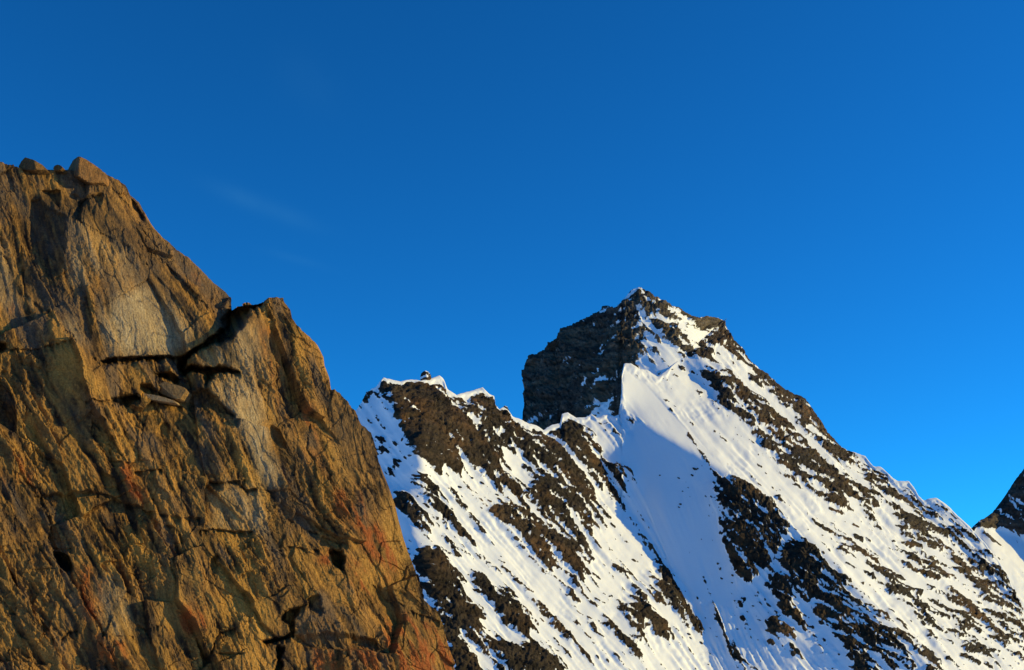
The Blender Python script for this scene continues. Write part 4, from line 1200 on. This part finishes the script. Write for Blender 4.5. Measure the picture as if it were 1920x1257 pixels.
# ------------------------------------------------------------------ loose rocks
def convex_rock(name, poly, thick, facets_, mat, parent, seed, sub=4, rough=0.03, attrs=None):
    """an angular stone: poly = convex outline in metres seen from the front (x right, z up) about its centre,
    facets_ = extra cutting planes (normal, offset fraction)"""
    import bmesh
    P = np.array(poly, float)
    size = np.abs(P).max()
    planes = []
    A = 0.5 * np.sum(P[:, 0] * np.roll(P[:, 1], -1) - np.roll(P[:, 0], -1) * P[:, 1])
    if A < 0:
        P = P[::-1]
    for k in range(len(P)):
        e = P[(k + 1) % len(P)] - P[k]
        nrm = np.array([e[1], -e[0]]); ln = np.linalg.norm(nrm)
        if ln < 1e-6:
            continue
        nrm /= ln
        planes.append((np.array([nrm[0], 0, nrm[1]]), max(float(nrm @ P[k]), 0.05 * size)))
    planes += [(np.array([0, -1.0, 0]), thick), (np.array([0, 1.0, 0]), thick)]
    for nv, off in facets_:
        nv = np.array(nv, float); nv /= np.linalg.norm(nv); planes.append((nv, off * size))
    bm = bmesh.new(); bmesh.ops.create_icosphere(bm, subdivisions=sub, radius=1.0)
    dirs = np.array([v.co[:] for v in bm.verts]); dirs /= np.linalg.norm(dirs, axis=1, keepdims=True)
    r = np.full(len(dirs), 1e9)
    for nv, off in planes:
        c = dirs @ nv
        r = np.where(c > 1e-3, np.minimum(r, off / np.maximum(c, 1e-3)), r)
    q = dirs * r[:, None]
    nz = fbm(q[:, 0] / size * 3 + seed, q[:, 2] / size * 3 + q[:, 1] / size * 2, 4, 300 + seed % 40, 0.6)
    q = q * (1 + rough * nz)[:, None]
    for v, c in zip(bm.verts, q):
        v.co = c
    me = bpy.data.meshes.new(name); bm.to_mesh(me); bm.free()
    for k, val in (attrs or {}).items():
        at = me.attributes.new(k, 'FLOAT', 'POINT'); at.data.foreach_set('value', np.full(len(me.vertices), val, np.float32))
    me.materials.append(mat)
    o = bpy.data.objects.new(name, me); COL.objects.link(o)
    if parent:
        o.parent = parent
    return o


def stone_from_px(name, pts, ddist, thick, facets_, seed, attrs, rough=0.035):
    P = np.array(pts, float); c = P.mean(0)
    d = float(np.exp(GC.spline(LC, np.array([c[0]]), np.array([max(c[1], curve(TOP_CL, c[0]) + 4)]))[0])) + ddist
    px = d / FPX
    loc = world_pt(c[0], c[1], np.array(d))
    poly = [((u - c[0]) * px, (c[1] - v) * px) for u, v in P]
    o = convex_rock(name, poly, thick, facets_, M_CLIFF, None, seed, 5, rough, attrs)
    o.location = tuple(loc)
    return o


o = stone_from_px('boulder', y1([(378, 105), (390, 75), (412, 56), (470, 57), (525, 78), (600, 125), (632, 165), (640, 215), (560, 240), (470, 190), (390, 150)]), 0.05, 0.30,
                  [((-0.75, -0.65, 0.1), 0.42), ((0.55, -0.75, 0.35), 0.52)], 3, {'pale': 0.1, 'rust': 0.25, 'dark': 0.0, 'grain': 0.0, 'hue': 0.0})
tag(o, 'big angular boulder with a dark left side on the cliff top', 'boulder')
o = stone_from_px('boulder', y1([(122, 118), (135, 85), (157, 58), (205, 76), (255, 98), (285, 128), (230, 150), (150, 140)]), 0.05, 0.22,
                  [((-0.2, -0.95, 0.1), 0.5), ((0.7, -0.6, 0.3), 0.65)], 8, {'pale': 0.0, 'rust': 0.0, 'dark': 0.55})
tag(o, 'dark pointed boulder on the cliff top, leftmost of three', 'boulder')
o = stone_from_px('boulder', y1([(318, 118), (325, 100), (345, 96), (368, 106), (384, 122), (370, 138), (330, 134)]), 0.02, 0.10,
                  [((-0.3, -0.9, 0.2), 0.6)], 12, {'pale': 0.0, 'rust': 0.0, 'dark': 0.5})
tag(o, 'smallest dark stone between the two boulders on the cliff top', 'stone')
o = stone_from_px('stone', y6([(580, 760), (640, 735), (760, 770), (900, 810), (935, 850), (900, 930), (860, 940), (720, 880), (610, 820)]), 0.02, 0.16,
                  [((0.2, -0.9, 0.45), 0.42), ((-0.4, -0.8, -0.3), 0.5)], 21, {'pale': 0.25, 'rust': 0.0, 'dark': 0.1})
tag(o, 'flat grey brown stone slab wedged below the dark crack', 'stone')
o = stone_from_px('stone', y6([(480, 885), (540, 870), (680, 890), (830, 935), (835, 960), (790, 968), (650, 935), (510, 915)]), 0.0, 0.10,
                  [((0.2, -0.9, 0.4), 0.3)], 27, {'pale': 0.6, 'rust': 0.1, 'dark': 0.0, 'grain': 0.0, 'hue': 0.0})
tag(o, 'thin pale ochre sliver of stone under the wedged slab', 'stone')

# ------------------------------------------------------------------ rocks standing out of the snow
Pm, Um, Vm = info1['P'][4:], info1['U'], info1['V']


def surf(u, v):
    i = int(np.argmin(np.abs(US1 - u))); j = int(np.argmin(np.abs(Vm[:, i] - v)))
    return Pm[j, i], float(info1['D'][j, i]) / FPX


def blank_rock(seed):
    r = random.Random(seed); k = r.randint(6, 8)
    pts = []
    for a in range(k):
        t = 2 * math.pi * (a + r.uniform(-0.25, 0.25)) / k
        pts.append((math.cos(t) * r.uniform(0.75, 1.1), math.sin(t) * r.uniform(0.42, 0.7)))
    fc_ = [((r.uniform(-1, 1), -1, r.uniform(-0.4, 0.9)), r.uniform(0.35, 0.6)) for _ in range(3)]
    o = convex_rock('rock', pts, 0.6, fc_, M_MOUNT, None, 40 + seed, 2, 0.12, {'rock': 1.2})
    me = o.data; bpy.data.objects.remove(o)
    return me


ROCKS = [blank_rock(k) for k in range(9)]
spots = [(1080 + x / 2.635, 780 + y / 2.635, sz) for x, y, sz in (
    (415, 295, 6), (510, 310, 8), (590, 265, 12), (575, 296, 9), (602, 262, 6), (527, 375, 5), (517, 436, 9), (511, 455, 7), (620, 613, 4), (720, 805, 8),
    (775, 798, 7), (770, 830, 6), (845, 975, 5), (860, 1057, 6), (797, 1055, 7), (905, 1015, 6), (840, 1020, 4), (875, 945, 6), (560, 1105, 8), (545, 1085, 12), (612, 1125, 12))]
spots += [(640 + x / 3.143, 660 + y / 3.143, sz) for x, y, sz in (
    (752, 755, 10), (815, 782, 13), (688, 800, 12), (905, 855, 10), (755, 960, 8), (620, 815, 6), (765, 1130, 8), (935, 1215, 6), (805, 1005, 7), (640, 940, 7))]
rr = random.Random(11)
ff = info1['f'][4:]
while len(spots) < 110:
    i = rr.randrange(len(US1)); j = rr.randrange(ff.shape[0] - 20)
    u, v = US1[i], Vm[j, i]
    if 0.30 < ff[j, i] < 0.46 and 760 < u < 1915 and v < 1255 and v > Vm[0, i] + 14 and GR.sample(dens, np.array([u]), np.array([v]))[0] > 0.1:
        spots.append((u, v, rr.uniform(3, 7)))
for u, v, sz in spots:
    p, px = surf(u, v)
    o = bpy.data.objects.new('rock', ROCKS[rr.randrange(len(ROCKS))]); COL.objects.link(o)
    o.parent = mountain
    o.location = tuple(p)
    k = sz * px * 0.5
    o.scale = (k * rr.uniform(0.9, 1.3), k * 0.8, k * rr.uniform(0.6, 0.9))
    o.rotation_euler = (rr.uniform(-0.3, 0.3), rr.uniform(0.1, 0.7), rr.uniform(-0.5, 0.5))


def crest_rock(name, pts, seed, back=6.0):
    P = np.array(pts, float); c = P.mean(0)
    p, px = surf(c[0], c[1]); d = px * FPX + back
    px = d / FPX
    poly = [((u - c[0]) * px, (c[1] - v) * px) for u, v in P]
    o = convex_rock(name, poly, 5.0, [((-0.5, -0.8, 0.3), 0.6), ((0.7, -0.6, 0.4), 0.7)], M_MOUNT, mountain, seed, 4, 0.10)
    me = o.data
    nrm = np.array([v.normal[:] for v in me.vertices]); co = np.array([v.co[:] for v in me.vertices])
    hx, hz = np.abs(co[:, 0]).max(), np.abs(co[:, 2]).max()
    f = 1.0 - 0.95 * sstep(0.35, 0.6, nrm[:, 2]) * sstep(-0.25, 0.05, co[:, 0] / hx) + 0.3 * fbm(co[:, 0] / 2.0, co[:, 2] / 1.2, 2, 400 + seed)
    f = f - 0.9 * (np.abs(co[:, 2] / hz + 0.22 - 0.25 * co[:, 0] / hx) < 0.2) * (co[:, 0] / hx < 0.55)
    at = me.attributes.new('rock', 'FLOAT', 'POINT'); at.data.foreach_set('value', f.astype(np.float32))
    o.location = tuple(world_pt(c[0], c[1], np.array(d)))
    return o


o = crest_rock('rock_pinnacle', Zc(740, 680, 16, [(780, 400), (800, 330), (850, 280), (940, 250), (1010, 290), (1075, 350), (1095, 450), (1060, 540), (900, 580), (780, 540), (760, 480)]), 5)
o['label'] = 'small dark rounded pinnacle capped with snow on the crest'
o = crest_rock('rock_pinnacle', z6([(945, 350), (950, 328), (963, 318), (978, 324), (988, 345), (980, 365), (955, 368)]), 9, 3.0)
